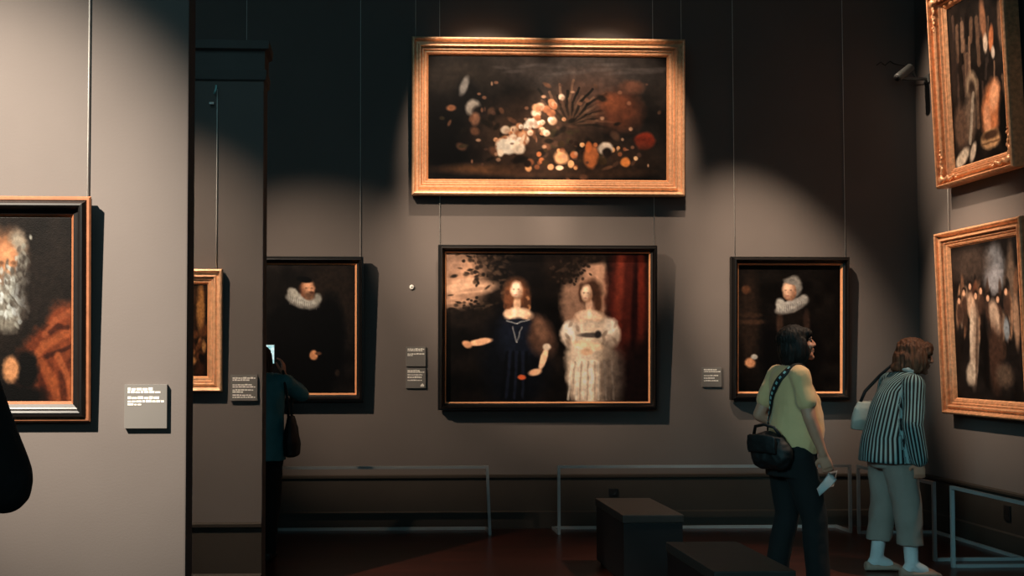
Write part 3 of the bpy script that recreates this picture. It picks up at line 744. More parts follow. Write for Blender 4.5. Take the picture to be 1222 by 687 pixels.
pB = fl(585, 638); yb = pB.y; bk = (0, YW - .06 - yb, 0)
xat = lambda px: at_y(px, 600, yb).x
HB = .552
barrier((-1.55, yb, 0), (xat(584.5), yb, 0), bk, HB, 'low metal barrier below the ruff portrait, partly behind the visitor with a phone', (0, -.02))
barrier((xat(667), yb, 0), (xat(1014.5), yb, 0), bk, HB, 'low metal barrier on the back wall behind the visitor in yellow')
pa, pb = fl(1024, 636.5), fl(1117, 669); xr = (pa.x + pb.x) / 2; bkx = (XR - .09 - xr, 0, 0)
barrier((xr, pa.y, 0), (xr, pb.y, 0), bkx, HB, 'low metal barrier on the right wall behind the visitor in stripes')
pc = fl(1128, 677)
barrier((xr, pc.y, 0), (xr, pc.y - 1.75, 0), bkx, HB, 'low metal barrier nearest the right edge, under the gold framed figure scene')


# ------------------------------------------------------------------ benches
def bench(x0, x1, y0, y1, h, label):
    root = thing('bench', label, 'bench', ((x0 + x1) / 2, (y0 + y1) / 2, 0), group='black block benches')
    a, b = (x1 - x0) / 2, (y1 - y0) / 2
    obj('seat', box(bmesh.new(), (-a, -b, h - .05), (a, b, h), .008), 'leather', root)
    obj('base', box(bmesh.new(), (-a + .006, -b + .006, .03), (a - .006, b - .006, h - .052), .004), 'bench_side', root)
    obj('plinth', box(bmesh.new(), (-a + .03, -b + .03, 0), (a - .03, b - .03, .03)), 'bench_side', root)


HBn = .45


def topz(px, py):
    d = ray(px, py); return Vector((0, 0, CH)) + d * ((HBn - CH) / d.z)


p1, p2, p3 = topz(709.5, 594), topz(743.4, 614.5), topz(817, 614.5)
bench(p2.x, p3.x, p2.y, p1.y, HBn, 'black block bench standing farther back, nearer the back wall')
q1 = topz(794, 646); bench(p2.x, p3.x, q1.y - .78, q1.y, HBn, 'black block bench nearer the camera, cut by the bottom edge')


# ------------------------------------------------------------------ people
def V(*a): return Vector(a)


def hand(bm, w, d, n, sgn, curl=.35, sc=1.0, spread=.05, thumb_in=.3):
    """w wrist, d towards the fingers, n the side the fingers curl to, sgn: which side the thumb leaves"""
    d = d.normalized(); n = (n - d * n.dot(d)).normalized(); s = d.cross(n) * sgn
    k = sc
    loft(bm, [(w - d * .02 * k, s * .024 * k, n * .019 * k), (w + d * .02 * k, s * .031 * k, n * .016 * k), (w + d * .055 * k, s * .038 * k, n * .015 * k), (w + d * .088 * k, s * .037 * k, n * .012 * k)], 14)
    for off, L, r in ((.029, .068, .0085), (.010, .077, .009), (-.010, .072, .0085), (-.028, .056, .0078)):
        p = w + d * .084 * k + s * off * k; dd = (d + s * off * spread * 40 * .05).normalized(); pts = [p - d * .02 * k]; ang = 0
        pts.append(p)
        for f, a in ((.42, .6), (.33, 1.0), (.25, .7)):
            ang += curl * a
            p = p + (dd * math.cos(ang) + n * math.sin(ang)) * L * f * k; pts.append(p)
        chain(bm, pts, [r * k, r * k * 1.02, r * k, r * .92 * k, r * .8 * k], 10)
    b = w + d * .022 * k + s * .026 * k + n * .004
    b1 = b + (s * .72 + d * .6 + n * thumb_in).normalized() * .036 * k; b2 = b1 + (s * .3 + d * .85 + n * (thumb_in + .1)).normalized() * .030 * k; b3 = b2 + (d + n * (thumb_in + .2)).normalized() * .022 * k
    chain(bm, [b, b1, b2, b3], [.0125 * k, .0105 * k, .0095 * k, .008 * k], 10)


def head(bm, c, R, k=1.0):
    P = lambda x, y, z: c + R @ V(x * k, y * k, z * k)
    S = lambda p, r: sph(bm, P(*p), tuple(q * k for q in r), R, 3)
    S((-.012, 0, .036), (.096, .074, .084)); S((.026, 0, -.012), (.066, .062, .086)); S((.04, 0, -.072), (.044, .046, .034)); S((.072, 0, -.092), (.018, .022, .016))
    chain(bm, [P(.086, 0, .022), P(.096, 0, .002), P(.104, 0, -.016)], [.009 * k, .0105 * k, .0125 * k], 12)
    S((.098, .010, -.020), (.012, .008, .008)); S((.098, -.010, -.020), (.012, .008, .008))
    S((.084, 0, -.044), (.014, .024, .007)); S((.082, 0, -.058), (.013, .021, .008)); S((.076, 0, .034), (.018, .052, .011))
    S((.064, .040, -.018), (.022, .020, .020)); S((.064, -.040, -.018), (.022, .020, .020))
    for s in (-1, 1): S((-.004, s * .073, -.006), (.019, .010, .031)); S((-.004, s * .073, -.030), (.009, .008, .010))


def eyes(c, R, parent, k=1.0):
    for s in (-1, 1):
        bm = bmesh.new(); sph(bm, c + R @ V(.074 * k, s * .031 * k, .012 * k), .0115 * k, None, 3); obj('eye', bm, 'plastic_dark', parent, True)


def shoe(parent, ankle, mat, yaw=0.0, L=.245, name='shoe'):
    bm = bmesh.new(); R = Matrix.Rotation(yaw, 3, 'Z'); a = V(ankle.x, ankle.y, 0)
    def sec(x, hw, h, z0=.0): return (a + R @ V(x, 0, z0 + h / 2), R @ V(0, hw, 0), V(0, 0, h / 2))
    loft(bm, [sec(-.07, .018, .05, .004), sec(-.062, .030, .066, 0), sec(-.02, .034, .074, 0), sec(.05, .038, .062, 0), sec(.11, .044, .044, 0), sec(.15, .040, .036, 0), sec(L - .075, .018, .024, .002)], 18)
    return obj(name, fuse(bm, name, .005, 3), mat, parent, True)


def hair_mesh(pieces, seed, voxel=.006, amp=.006):
    bm = bmesh.new()
    for c, r, R in pieces: sph(bm, c, r, R, 3)
    def f(p): return amp * noise.noise(V(p.x * 70 + seed, p.y * 70, p.z * 7)) + amp * .5 * noise.noise(V(p.x * 160, p.y * 160 + seed, p.z * 12))
    return fuse(bm, 'hair', voxel, 2, f)


def leg_secs(pts, rads):
    out = []
    for i, (p, r) in enumerate(zip(pts, rads)):
        out.append((V(*p), V(r[0], 0, 0), V(0, r[1], 0)))
    return out


def vol(bm, pts, rads):
    """upright volume of stacked ellipses: pts centres, rads (x, y)"""
    return loft(bm, leg_secs(pts, rads), 24)


# ---------- visitor in the yellow shirt
def yellow_visitor():
    ph = math.radians(4)
    base = fl(945, 704); base.z = 0
    root = None
    # body
    sR, sL = V(-.005, -.15, 1.315), V(-.005, .15, 1.315)
    eR, wR = V(.03, -.195, 1.06), V(.115, -.19, .845)
    eL, wL = V(-.11, .19, 1.06), V(.06, .20, .97)
    hR, hL = V(0, -.085, .83), V(0, .085, .83)
    kR, aR = V(.10, -.095, .45), V(.12, -.10, .09); kL, aL = V(.02, .09, .45), V(-.06, .095, .09)
    hc = V(.055, 0, 1.50); HR = Matrix.Rotation(math.radians(-9), 3, 'Z') @ Matrix.Rotation(math.radians(-10), 3, 'Y')
    bm = bmesh.new()
    head(bm, hc, HR, .97)
    chain(bm, [hc + HR @ V(-.02, 0, -.05), V(.01, 0, 1.36)], [.052, .055])
    vol(bm, [(0, 0, .80), (0, 0, .90), (.01, 0, 1.05), (0, 0, 1.2), (-.005, 0, 1.30), (0, 0, 1.36)], [(.10, .13), (.10, .135), (.09, .12), (.085, .12), (.065, .12), (.045, .06)])
    for s, e, w, sg in ((sR, eR, wR, -1), (sL, eL, wL, 1)):
        chain(bm, [s, s.lerp(e, .5), e, e.lerp(w, .35), w], [.05, .045, .038, .037, .025])
    hand(bm, wR, V(.10, .01, -.30), V(.3, .9, .1), -1, .55, .95)
    hand(bm, wL, V(.9, -.35, .05), V(0, -.4, -1), 1, .5, .95)
    for h, k, a in ((hR, kR, aR), (hL, kL, aL)):
        chain(bm, [h, k, k.lerp(a, .35), a], [.085, .052, .052, .034])
        chain(bm, [a, a + V(.08, 0, -.045), a + V(.14, 0, -.06)], [.034, .03, .022])
    root = obj('person', fuse(bm, 'person', .0052, 3), 'skin', None, True)
    tag(root, 'person in a pale yellow T-shirt and black trousers holding a leaflet, dark bobbed hair', 'person')
    root.location = base; root.rotation_euler = (0, 0, ph)
    eyes(hc, HR, root, .97)
    # shirt
    bm = bmesh.new()
    vol(bm, [(.02, 0, .84), (.03, 0, .90), (.045, 0, .98), (.045, 0, 1.06), (.04, 0, 1.13), (.02, 0, 1.21), (.0, 0, 1.29), (.0, 0, 1.345), (.005, 0, 1.375)],
        [(.150, .172), (.158, .178), (.160, .172), (.150, .165), (.140, .160), (.128, .162), (.105, .165), (.075, .13), (.058, .075)])
    sph(bm, V(.105, .06, 1.15), (.06, .065, .065)); sph(bm, V(.105, -.06, 1.15), (.06, .065, .065))
    for s, e in ((sR, eR), (sL, eL)):
        m = s.lerp(e, .62); chain(bm, [V(0, s.y * .6, 1.325), s, s.lerp(e, .3), m], [.056, .062, .058, .062])
    shirt = obj('shirt', fuse(bm, 'shirt', .008, 5, folds(.006, (16, 16, 9), 3)), 'shirt', root, True)
    bm = bmesh.new()
    vol(bm, [(.0, 0, .70), (.005, 0, .78), (.01, 0, .86), (.015, 0, .92)], [(.14, .165), (.145, .172), (.14, .168), (.13, .158)])
    for h, k, a in ((hR, kR, aR), (hL, kL, aL)):
        chain(bm, [h, h.lerp(k, .5), k, k.lerp(a, .5), a - V(0, 0, .02)], [.105, .09, .075, .072, .068])
    obj('trousers', fuse(bm, 'trousers', .01, 4, folds(.006, (12, 12, 7), 9)), 'trousers_black', root, True)
    for a in (aR, aL): shoe(root, a, 'shoe_dark')
    # bobbed hair with a fringe
    T = lambda x, y, z: hc + HR @ V(x, y, z)
    hm = [(T(-.022, 0, .045), (.100, .088, .086), HR), (T(-.055, 0, -.03), (.068, .090, .105), HR), (T(-.062, 0, -.075), (.055, .086, .065), HR),
          (T(-.005, .072, -.03), (.046, .026, .096), HR), (T(-.005, -.072, -.03), (.046, .026, .096), HR), (T(.052, 0, .060), (.045, .070, .040), HR)]
    obj('hair', hair_mesh(hm, 2.0), 'hair_dark', root, True)
    return root, shirt, wR, base, ph


Y_root, Y_shirt, Y_wR, Y_base, Y_ph = yellow_visitor()
Y_M = Matrix.Translation(Y_base) @ Matrix.Rotation(Y_ph, 4, 'Z')

# leaflet held in the right hand
hp = Y_M @ (Y_wR + V(-.005, -.035, -.155))
lf = thing('leaflet', 'folded pale leaflet held low in the hand of the visitor in yellow', 'leaflet', hp, (0, 0, 0))


def page(corners, th=.0012, nrm=V(0, -1, 0)):
    bm = bmesh.new(); n = 6
    a, b, c, d = [V(*p) for p in corners]
    g = [[bm.verts.new((a.lerp(b, i / n)).lerp(d.lerp(c, i / n), j / n) + V(0, -.006 * math.sin(PI * j / n), 0)) for j in range(n + 1)] for i in range(n + 1)]
    for i in range(n):
        for j in range(n): bm.faces.new((g[i][j], g[i + 1][j], g[i + 1][j + 1], g[i][j + 1]))
    r = bmesh.ops.solidify(bm, geom=bm.faces[:], thickness=th)
    bmesh.ops.recalc_face_normals(bm, faces=bm.faces)
    return bm


obj('front_page', page([(-.055, -.035, -.085), (-.075, -.045, -.04), (.005, -.03, .055), (.055, -.03, .012)]), 'paper', lf, True)
obj('back_page', page([(-.02, .0, -.045), (.005, -.028, .055), (.085, .03, .06), (.06, .03, -.035)]), 'paper_grey', lf, True)
bm = bmesh.new()
for q in range(4):
    z0 = -.05 + q * .022; x0 = -.045 + q * .017
    box(bm, (x0 - .006, -.047 + .0009 * q, z0), (x0 + .024, -.0455 + .0009 * q, z0 + .004), 0)


# black shoulder bag with a patterned strap
def strap_on(surface, pts, width, off, root_m, n=46, free_from=None):
    me = surface.data; bvh = BVHTree.FromPolygons([v.co.copy() for v in me.vertices], [tuple(p.vertices) for p in me.polygons])
    P = [V(*p) for p in pts]; out = []
    for i in range(n + 1):
        t = i / n * (len(P) - 1); k = min(int(t), len(P) - 2); f = t - k
        p0, p1, p2, p3 = P[max(k - 1, 0)], P[k], P[k + 1], P[min(k + 2, len(P) - 1)]
        q = .5 * ((2 * p1) + (p2 - p0) * f + (2 * p0 - 5 * p1 + 4 * p2 - p3) * f * f + (3 * p1 - p0 - 3 * p2 + p3) * f ** 3)
        co, nr, _, d = bvh.find_nearest(q)
        out.append((co + nr * off, nr))
    for _ in range(3):
        out = [out[0]] + [((out[i - 1][0] + out[i][0] * 2 + out[i + 1][0]) / 4, (out[i - 1][1] + out[i][1] * 2 + out[i + 1][1]).normalized()) for i in range(1, len(out) - 1)] + [out[-1]]
    return out


def ribbon(path, width, th):
    bm = bmesh.new(); rings = []
    for i, (p, nr) in enumerate(path):
        d = (path[min(i + 1, len(path) - 1)][0] - path[max(i - 1, 0)][0]).normalized(); s = d.cross(nr).normalized()
        rings.append([bm.verts.new(p + s * a * width / 2 + nr * b * th) for a, b in ((-1, 0), (1, 0), (1, 1), (-1, 1))])
    for A_, B_ in zip(rings, rings[1:]):
        for i in range(4): bm.faces.new((A_[i], A_[(i + 1) % 4], B_[(i + 1) % 4], B_[i]))
    bm.faces.new(rings[0][::-1]); bm.faces.new(rings[-1]); bmesh.ops.recalc_face_normals(bm, faces=bm.faces)
    return bm


bag = thing('shoulder_bag', 'bulky black shoulder bag with a patterned strap on the back of the visitor in yellow', 'bag', Y_base, (0, 0, Y_ph))
path = strap_on(Y_shirt, [(.12, -.03, 1.22), (.075, -.085, 1.31), (.0, -.105, 1.37), (-.08, -.075, 1.30), (-.12, -.01, 1.20), (-.135, .06, 1.10), (-.13, .125, 1.00), (-.11, .165, .93)], .04, .006, None)
obj('strap', ribbon(path, .042, .006), 'bag_black', bag, True)
st = [o for o in bag.children if o.name.startswith('strap')][0]
bm = bmesh.new()
for i in range(16, len(path) - 3, 2):
    p, nr = path[i]; d = (path[i + 1][0] - path[i - 1][0]).normalized(); s = d.cross(nr).normalized()
    mtx = Matrix((( s.x, d.x, nr.x, p.x), (s.y, d.y, nr.y, p.y), (s.z, d.z, nr.z, p.z), (0, 0, 0, 1)))
    box(bm, (-.007, -.009, .006), (.007, .009, .0085), 0, mtx)
obj('strap_pattern', bm, 'stud', st)
bm = bmesh.new(); RB = Matrix.Rotation(math.radians(25), 3, 'Z')
bcn = V(-.165, -.085, .865)
for dx, dy, dz, r in ((0, 0, 0, (.075, .13, .115)), (.0, .05, -.03, (.07, .09, .09)), (0, -.06, -.02, (.068, .09, .10)), (0, 0, .06, (.06, .11, .05)), (.01, .07, .05, (.05, .06, .05))):
    sph(bm, bcn + RB @ V(dx, dy, dz), r, RB, 3)
obj('bag_body', fuse(bm, 'bag_body', .008, 3, folds(.008, (18, 18, 18), 5)), 'bag_black', bag, True)
bm = bmesh.new(); fl_ = []
for i in range(9):
    a = -1 + i / 4; fl_.append((bcn + RB @ V(-.06 - .035 * math.cos(a * .9), a * .105, .045 - .01 * a * a), RB @ V(-.012, 0, .02), V(0, 0, -.055)))
loft(bm, fl_, 12); obj('flap', fuse(bm, 'flap', .007, 2, folds(.004, (20, 20, 20), 1)), 'bag_black', bag, True)
bm = bmesh.new(); tube(bm, [bcn + RB @ V(-.03, .10, .09), bcn + RB @ V(-.05, .07, .14), bcn + RB @ V(-.055, 0, .155), bcn + RB @ V(-.05, -.07, .14), bcn + RB @ V(-.03, -.10, .09)], .010); obj('handle', bm, 'bag_black', bag, True)


# ---------- visitor in the striped jacket
def striped_visitor():
    ph = math.radians(-4)
    base = fl(1068, 684); base.z = 0
    sR, sL = V(.075, -.165, 1.245), V(.06, .165, 1.255)
    eR, wR = V(.03, -.235, .99), V(.075, -.215, .755)
    eL, wL = V(.0, .22, 1.0), V(.14, .20, .86)
    hR, hL = V(-.015, -.08, .82), V(-.015, .08, .82)
    kR, aR = V(.045, -.105, .45), V(.06, -.115, .085); kL, aL = V(-.03, .085, .45), V(-.08, .095, .085)
    hc = V(.155, 0, 1.425); HR = Matrix.Rotation(math.radians(-12), 3, 'Z') @ Matrix.Rotation(math.radians(8), 3, 'Y')
    bm = bmesh.new(); head(bm, hc, HR, 1.0)
    chain(bm, [hc + HR @ V(-.03, 0, -.05), V(.085, 0, 1.29)], [.054, .058])
    vol(bm, [(-.02, 0, .78), (-.01, 0, .9), (.02, 0, 1.05), (.05, 0, 1.18), (.07, 0, 1.26), (.085, 0, 1.31)], [(.10, .13), (.10, .13), (.09, .12), (.08, .12), (.06, .12), (.045, .055)])
    for s, e, w, sg in ((sR, eR, wR, -1), (sL, eL, wL, 1)):
        chain(bm, [s, s.lerp(e, .5), e, e.lerp(w, .35), w], [.048, .043, .037, .036, .024])
    hand(bm, wR, V(.02, .03, -.30), V(.25, .9, .1), -1, .75, .95)
    hand(bm, wL, V(.8, -.3, -.3), V(0, -.8, -.4), 1, .5, .95)
    for h, k, a in ((hR, kR, aR), (hL, kL, aL)):
        chain(bm, [h, k, k.lerp(a, .35), a], [.08, .05, .05, .032])
        chain(bm, [a, a + V(.08, 0, -.042), a + V(.14, 0, -.058)], [.034, .028, .020])
    root = obj('person', fuse(bm, 'person', .0052, 3), 'skin', None, True)
    tag(root, 'person in a black and white striped jacket and cropped pale trousers leaning forward', 'person')
    root.location = base; root.rotation_euler = (0, 0, ph); eyes(hc, HR, root)
    # jacket
    bm = bmesh.new()
    vol(bm, [(-.02, 0, .735), (-.02, 0, .80), (-.015, 0, .9), (-.005, 0, 1.0), (.015, 0, 1.1), (.04, 0, 1.19), (.06, 0, 1.26), (.075, 0, 1.305), (.085, 0, 1.33)],
        [(.195, .215), (.188, .208), (.172, .194), (.160, .182), (.150, .175), (.135, .172), (.108, .165), (.08, .12), (.062, .078)])
    for s, e, w in ((sR, eR, wR), (sL, eL, wL)):
        chain(bm, [V(s.x - .01, s.y * .6, s.z + .012), s, s.lerp(e, .5), e, e.lerp(w, .5), w - (w - e).normalized() * .02], [.064, .072, .066, .062, .060, .058])
    me = fuse(bm, 'jacket', .0085, 4, folds(.007, (10, 10, 5), 13))
    at = me.attributes.new('stripe', 'FLOAT', 'POINT'); vals = []
    for v in me.vertices:
        p = v.co; best = 1e9; val = 0
        for s, e, w in ((sR, eR, wR), (sL, eL, wL)):
            for a_, b_ in ((s, e), (e, w)):
                ab = b_ - a_; t = (p - a_).dot(ab) / ab.length_squared
                tt = max(0, min(1, t)); d = (p - a_ - ab * tt).length
                if d < .082 and (p.y * (1 if s.y > 0 else -1)) > .155 - .0 * tt and d < best:
                    best = d; u = ab.normalized(); x_ = V(1, 0, 0); x_ = (x_ - u * x_.dot(u)).normalized(); y_ = u.cross(x_); q = p - a_
                    val = math.atan2(q.dot(y_), q.dot(x_)) * .068 / .0235 + .35
        if best > 1e8:
            ax = -.02 + max(0, (p.z - .9)) * .22
            ang = math.atan2(p.y, -(p.x - ax))
            if p.z > 1.2:                                   # over the shoulders the stripes run on towards the neck
                k = min(1, (p.z - 1.2) / .1)
            else: k = 0
            val = (ang * .185 / .0265) * (1 - k) + (p.y / .0265 * 1.05) * k
        vals.append(val)
    at.data.foreach_set('value', vals)
    obj('jacket', me, 'stripe', root, True)
    bm = bmesh.new(); tube(bm, [V(.10 + .06 * math.cos(a), .07 * math.sin(a), 1.335 - .02 * math.cos(a)) for a in [x * PI / 8 for x in range(-7, 8)]], .016, 10); obj('shirt_collar', bm, 'collar', root, True)
    # trousers
    bm = bmesh.new()
    vol(bm, [(-.015, 0, .70), (-.015, 0, .78), (-.01, 0, .88), (-.005, 0, .95)], [(.135, .165), (.145, .17), (.135, .16), (.12, .15)])
    for h, k, a in ((hR, kR, aR), (hL, kL, aL)):
        top = a.lerp(k, .33)
        vol(bm, [tuple(top), tuple(k.lerp(top, .5)), tuple(k), tuple(k.lerp(h, .5)), tuple(h)], [(.082, .072), (.084, .076), (.086, .08), (.105, .092), (.12, .1)])
    obj('trousers', fuse(bm, 'trousers', .009, 3, folds(.009, (11, 11, 7), 21)), 'trousers_grey', root, True)
    for a, k in ((aR, kR), (aL, kL)):
        bm = bmesh.new(); chain(bm, [a.lerp(k, .42), a.lerp(k, .2), a, a + V(.03, 0, -.025), a + V(.075, 0, -.042)], [.046, .044, .042, .042, .036]); chain(bm, [a, a + V(-.03, 0, -.04)], [.038, .034])
        obj('sock', fuse(bm, 'sock', .006, 3), 'sock', root, True)
    for a in (aR, aL):
        bm = bmesh.new()
        def sec(x, hw, h, z0=.0): return (V(a.x + x, a.y, z0 + h / 2), V(0, hw, 0), V(0, 0, h / 2))
        loft(bm, [sec(-.078, .020, .05), sec(-.068, .036, .064), sec(-.03, .042, .052), sec(.03, .043, .046), sec(.09, .046, .05), sec(.14, .044, .042), sec(.185, .022, .026)], 18)
        obj('shoe', fuse(bm, 'shoe', .005, 3), 'shoe', root, True)
    T = lambda x, y, z: hc + HR @ V(x, y, z)
    hm = [(T(-.022, 0, .040), (.104, .092, .090), HR), (T(-.058, 0, -.02), (.076, .096, .095), HR), (T(-.072, 0, -.070), (.062, .090, .055), HR), (T(-.095, 0, -.088), (.045, .075, .03), HR),
          (T(.0, .078, -.025), (.062, .028, .090), HR), (T(.0, -.078, -.025), (.062, .028, .090), HR), (T(.048, 0, .066), (.052, .076, .042), HR), (T(.06, -.045, .04), (.03, .034, .04), HR), (T(.06, .045, .04), (.03, .034, .04), HR)]
    obj('hair', hair_mesh(hm, 5.0, .006, .009), 'hair_brown', root, True)
    return root, base, ph


S_root, S_base, S_ph = striped_visitor()
hb = thing('handbag', 'cream handbag hanging from the far shoulder of the visitor in stripes', 'bag', S_base, (0, 0, S_ph))
bm = bmesh.new(); RH = Matrix.Rotation(math.radians(20), 3, 'Z') @ Matrix.Rotation(math.radians(12), 3, 'X'); hcn = V(-.06, .275, 1.03)
loft(bm, [(hcn + RH @ V(0, 0, z), RH @ V(a, 0, 0), RH @ V(0, b, 0)) for z, a, b in ((-.105, .085, .03), (-.10, .115, .045), (-.03, .118, .052), (.05, .105, .042), (.09, .09, .025), (.095, .085, .018))], 24)
obj('bag_body', fuse(bm, 'bag_body', .007, 3, folds(.004, (14, 14, 14), 4)), 'bag_cream', hb, True)
bm = bmesh.new(); tube(bm, [hcn + RH @ V(-.07, 0, .08), hcn + V(-.02, -.03, .16), V(.005, .20, 1.30), V(.05, .135, 1.365), V(.10, .14, 1.32), V(.13, .21, 1.2), hcn + RH @ V(.085, .02, .08)], .011, 10); obj('strap', bm, 'bag_black', hb, True)


# ---------- visitor photographing, half hidden by the far partition
def phone_visitor():
    ph = math.radians(84)
    base = at_y(312, 600, 7.55); base.z = 0
    sR, sL = V(.0, -.165, 1.24), V(.0, .165, 1.24)
    eR, wR = V(.12, -.27, 1.15), V(.25, -.108, 1.29)
    eL, wL = V(.14, .22, 1.10), V(.27, .05, 1.33)
    hc = V(.045, .03, 1.40); HR = Matrix.Rotation(math.radians(-4), 3, 'Z')
    bm = bmesh.new(); head(bm, hc, HR, .96); chain(bm, [hc + V(-.02, 0, -.05), V(.0, 0, 1.28)], [.05, .055])
    vol(bm, [(0, 0, .78), (0, 0, .88), (0, 0, 1.0), (0, 0, 1.15), (0, 0, 1.24), (0, 0, 1.29)], [(.10, .14), (.11, .15), (.10, .13), (.10, .14), (.08, .14), (.05, .06)])
    for s, e, w in ((sR, eR, wR), (sL, eL, wL)): chain(bm, [s, s.lerp(e, .5), e, e.lerp(w, .35), w], [.048, .043, .037, .036, .024])
    hand(bm, wR, V(.1, .02, .3), V(.2, 1, 0), 1, .5, .95); hand(bm, wL, V(.1, -.02, .3), V(.2, -1, 0), -1, .5, .95)
    hR, hL = V(0, -.07, .8), V(0, .08, .8); kR, aR = V(.02, -.065, .44), V(.0, -.05, .085); kL, aL = V(.0, .08, .44), V(-.02, .085, .085)
    for h, k, a in ((hR, kR, aR), (hL, kL, aL)):
        chain(bm, [h, k, k.lerp(a, .35), a], [.08, .05, .05, .032]); chain(bm, [a, a + V(.08, 0, -.042), a + V(.14, 0, -.058)], [.034, .028, .020])
    root = obj('person', fuse(bm, 'person', .0055, 3), 'skin', None, True)
    tag(root, 'person in a dark teal jacket photographing the portrait with a raised phone beside the partition', 'person')
    root.location = base; root.rotation_euler = (0, 0, ph)
    bm = bmesh.new()
    vol(bm, [(-.01, 0, .70), (-.01, 0, .78), (-.005, 0, .9), (0, 0, 1.0), (0, 0, 1.1), (0, 0, 1.19), (0, 0, 1.25), (.0, 0, 1.29), (.0, 0, 1.315)], [(.155, .175), (.15, .172), (.14, .162), (.132, .158), (.13, .16), (.12, .165), (.1, .16), (.075, .11), (.06, .072)])
    for s, e, w in ((sR, eR, wR), (sL, eL, wL)): chain(bm, [V(s.x, s.y * .6, s.z + .012), s, s.lerp(e, .5), e, e.lerp(w, .75)], [.06, .068, .06, .054, .044])
    obj('jacket', fuse(bm, 'jacket', .0085, 4, folds(.008, (12, 12, 7), 17)), 'teal_jacket', root, True)
    bm = bmesh.new(); vol(bm, [(0, 0, .68), (0, 0, .76), (0, 0, .86), (0, 0, .93)], [(.13, .155), (.135, .16), (.125, .15), (.11, .14)])
    for h, k, a in ((hR, kR, aR), (hL, kL, aL)): chain(bm, [h, h.lerp(k, .5), k, k.lerp(a, .5), a - V(0, 0, .02)], [.095, .082, .068, .062, .058])
    obj('trousers', fuse(bm, 'trousers', .01, 4, folds(.005, (12, 12, 7), 3)), 'trousers_black', root, True)
    for a in (aR, aL): shoe(root, a, 'shoe_dark')
    T = lambda x, y, z: hc + HR @ V(x, y, z)
    hm = [(T(-.022, 0, .035), (.100, .086, .088), HR), (T(-.055, 0, -.03), (.066, .088, .105), HR), (T(-.06, 0, -.10), (.055, .08, .08), HR), (T(-.06, 0, -.17), (.045, .066, .06), HR), (T(0, .07, -.02), (.05, .026, .09), HR), (T(0, -.07, -.02), (.05, .026, .09), HR), (T(.05, 0, .06), (.046, .07, .04), HR)]
    obj('hair', hair_mesh(hm, 8.0), 'hair_dark', root, True)
    Mx = Matrix.Translation(base) @ Matrix.Rotation(ph, 4, 'Z')
    return root, Mx, wR


P_root, P_M, P_wR = phone_visitor()
pc_ = at_y(321.5, 422.5, (P_M @ V(.30, 0, 0)).y)
phn = thing('phone', 'smartphone with a bright screen held up beside the partition edge', 'phone', pc_, (0, 0, math.radians(-4)))
obj('phone_case', box(bmesh.new(), (-.040, -.004, -.074), (.040, .005, .074), .003), 'plastic_dark', phn)
obj('screen', box(bmesh.new(), (-.036, -.0055, -.068), (.036, -.0035, .068)), 'screen', phn)
pbg = thing('tote_bag', 'soft black bag hanging behind the hip of the visitor with a phone', 'bag', P_M.translation, (0, 0, math.radians(84)))
bm = bmesh.new(); bb = V(-.02, -.205, .86)
loft(bm, [(bb + V(0, -.012 * (1 - z * 3), z), V(.13 * a, 0, 0), V(0, .055 * b, 0)) for z, a, b in ((-.13, .8, .7), (-.12, 1, 1), (-.03, 1, 1.05), (.06, .85, .8), (.14, .6, .5), (.15, .55, .35))], 20)
obj('bag_body', fuse(bm, 'bag_body', .008, 3, folds(.006, (16, 16, 16), 2)), 'bag_black', pbg, True)
bm = bmesh.new(); tube(bm, [bb + V(-.06, .0, .13), V(-.09, -.20, 1.12), V(-.065, -.175, 1.24), V(.0, -.15, 1.325), V(.08, -.165, 1.26), V(.13, -.19, 1.12), bb + V(.06, 0, .13)], .010, 10); obj('strap', bm, 'bag_black', pbg, True)


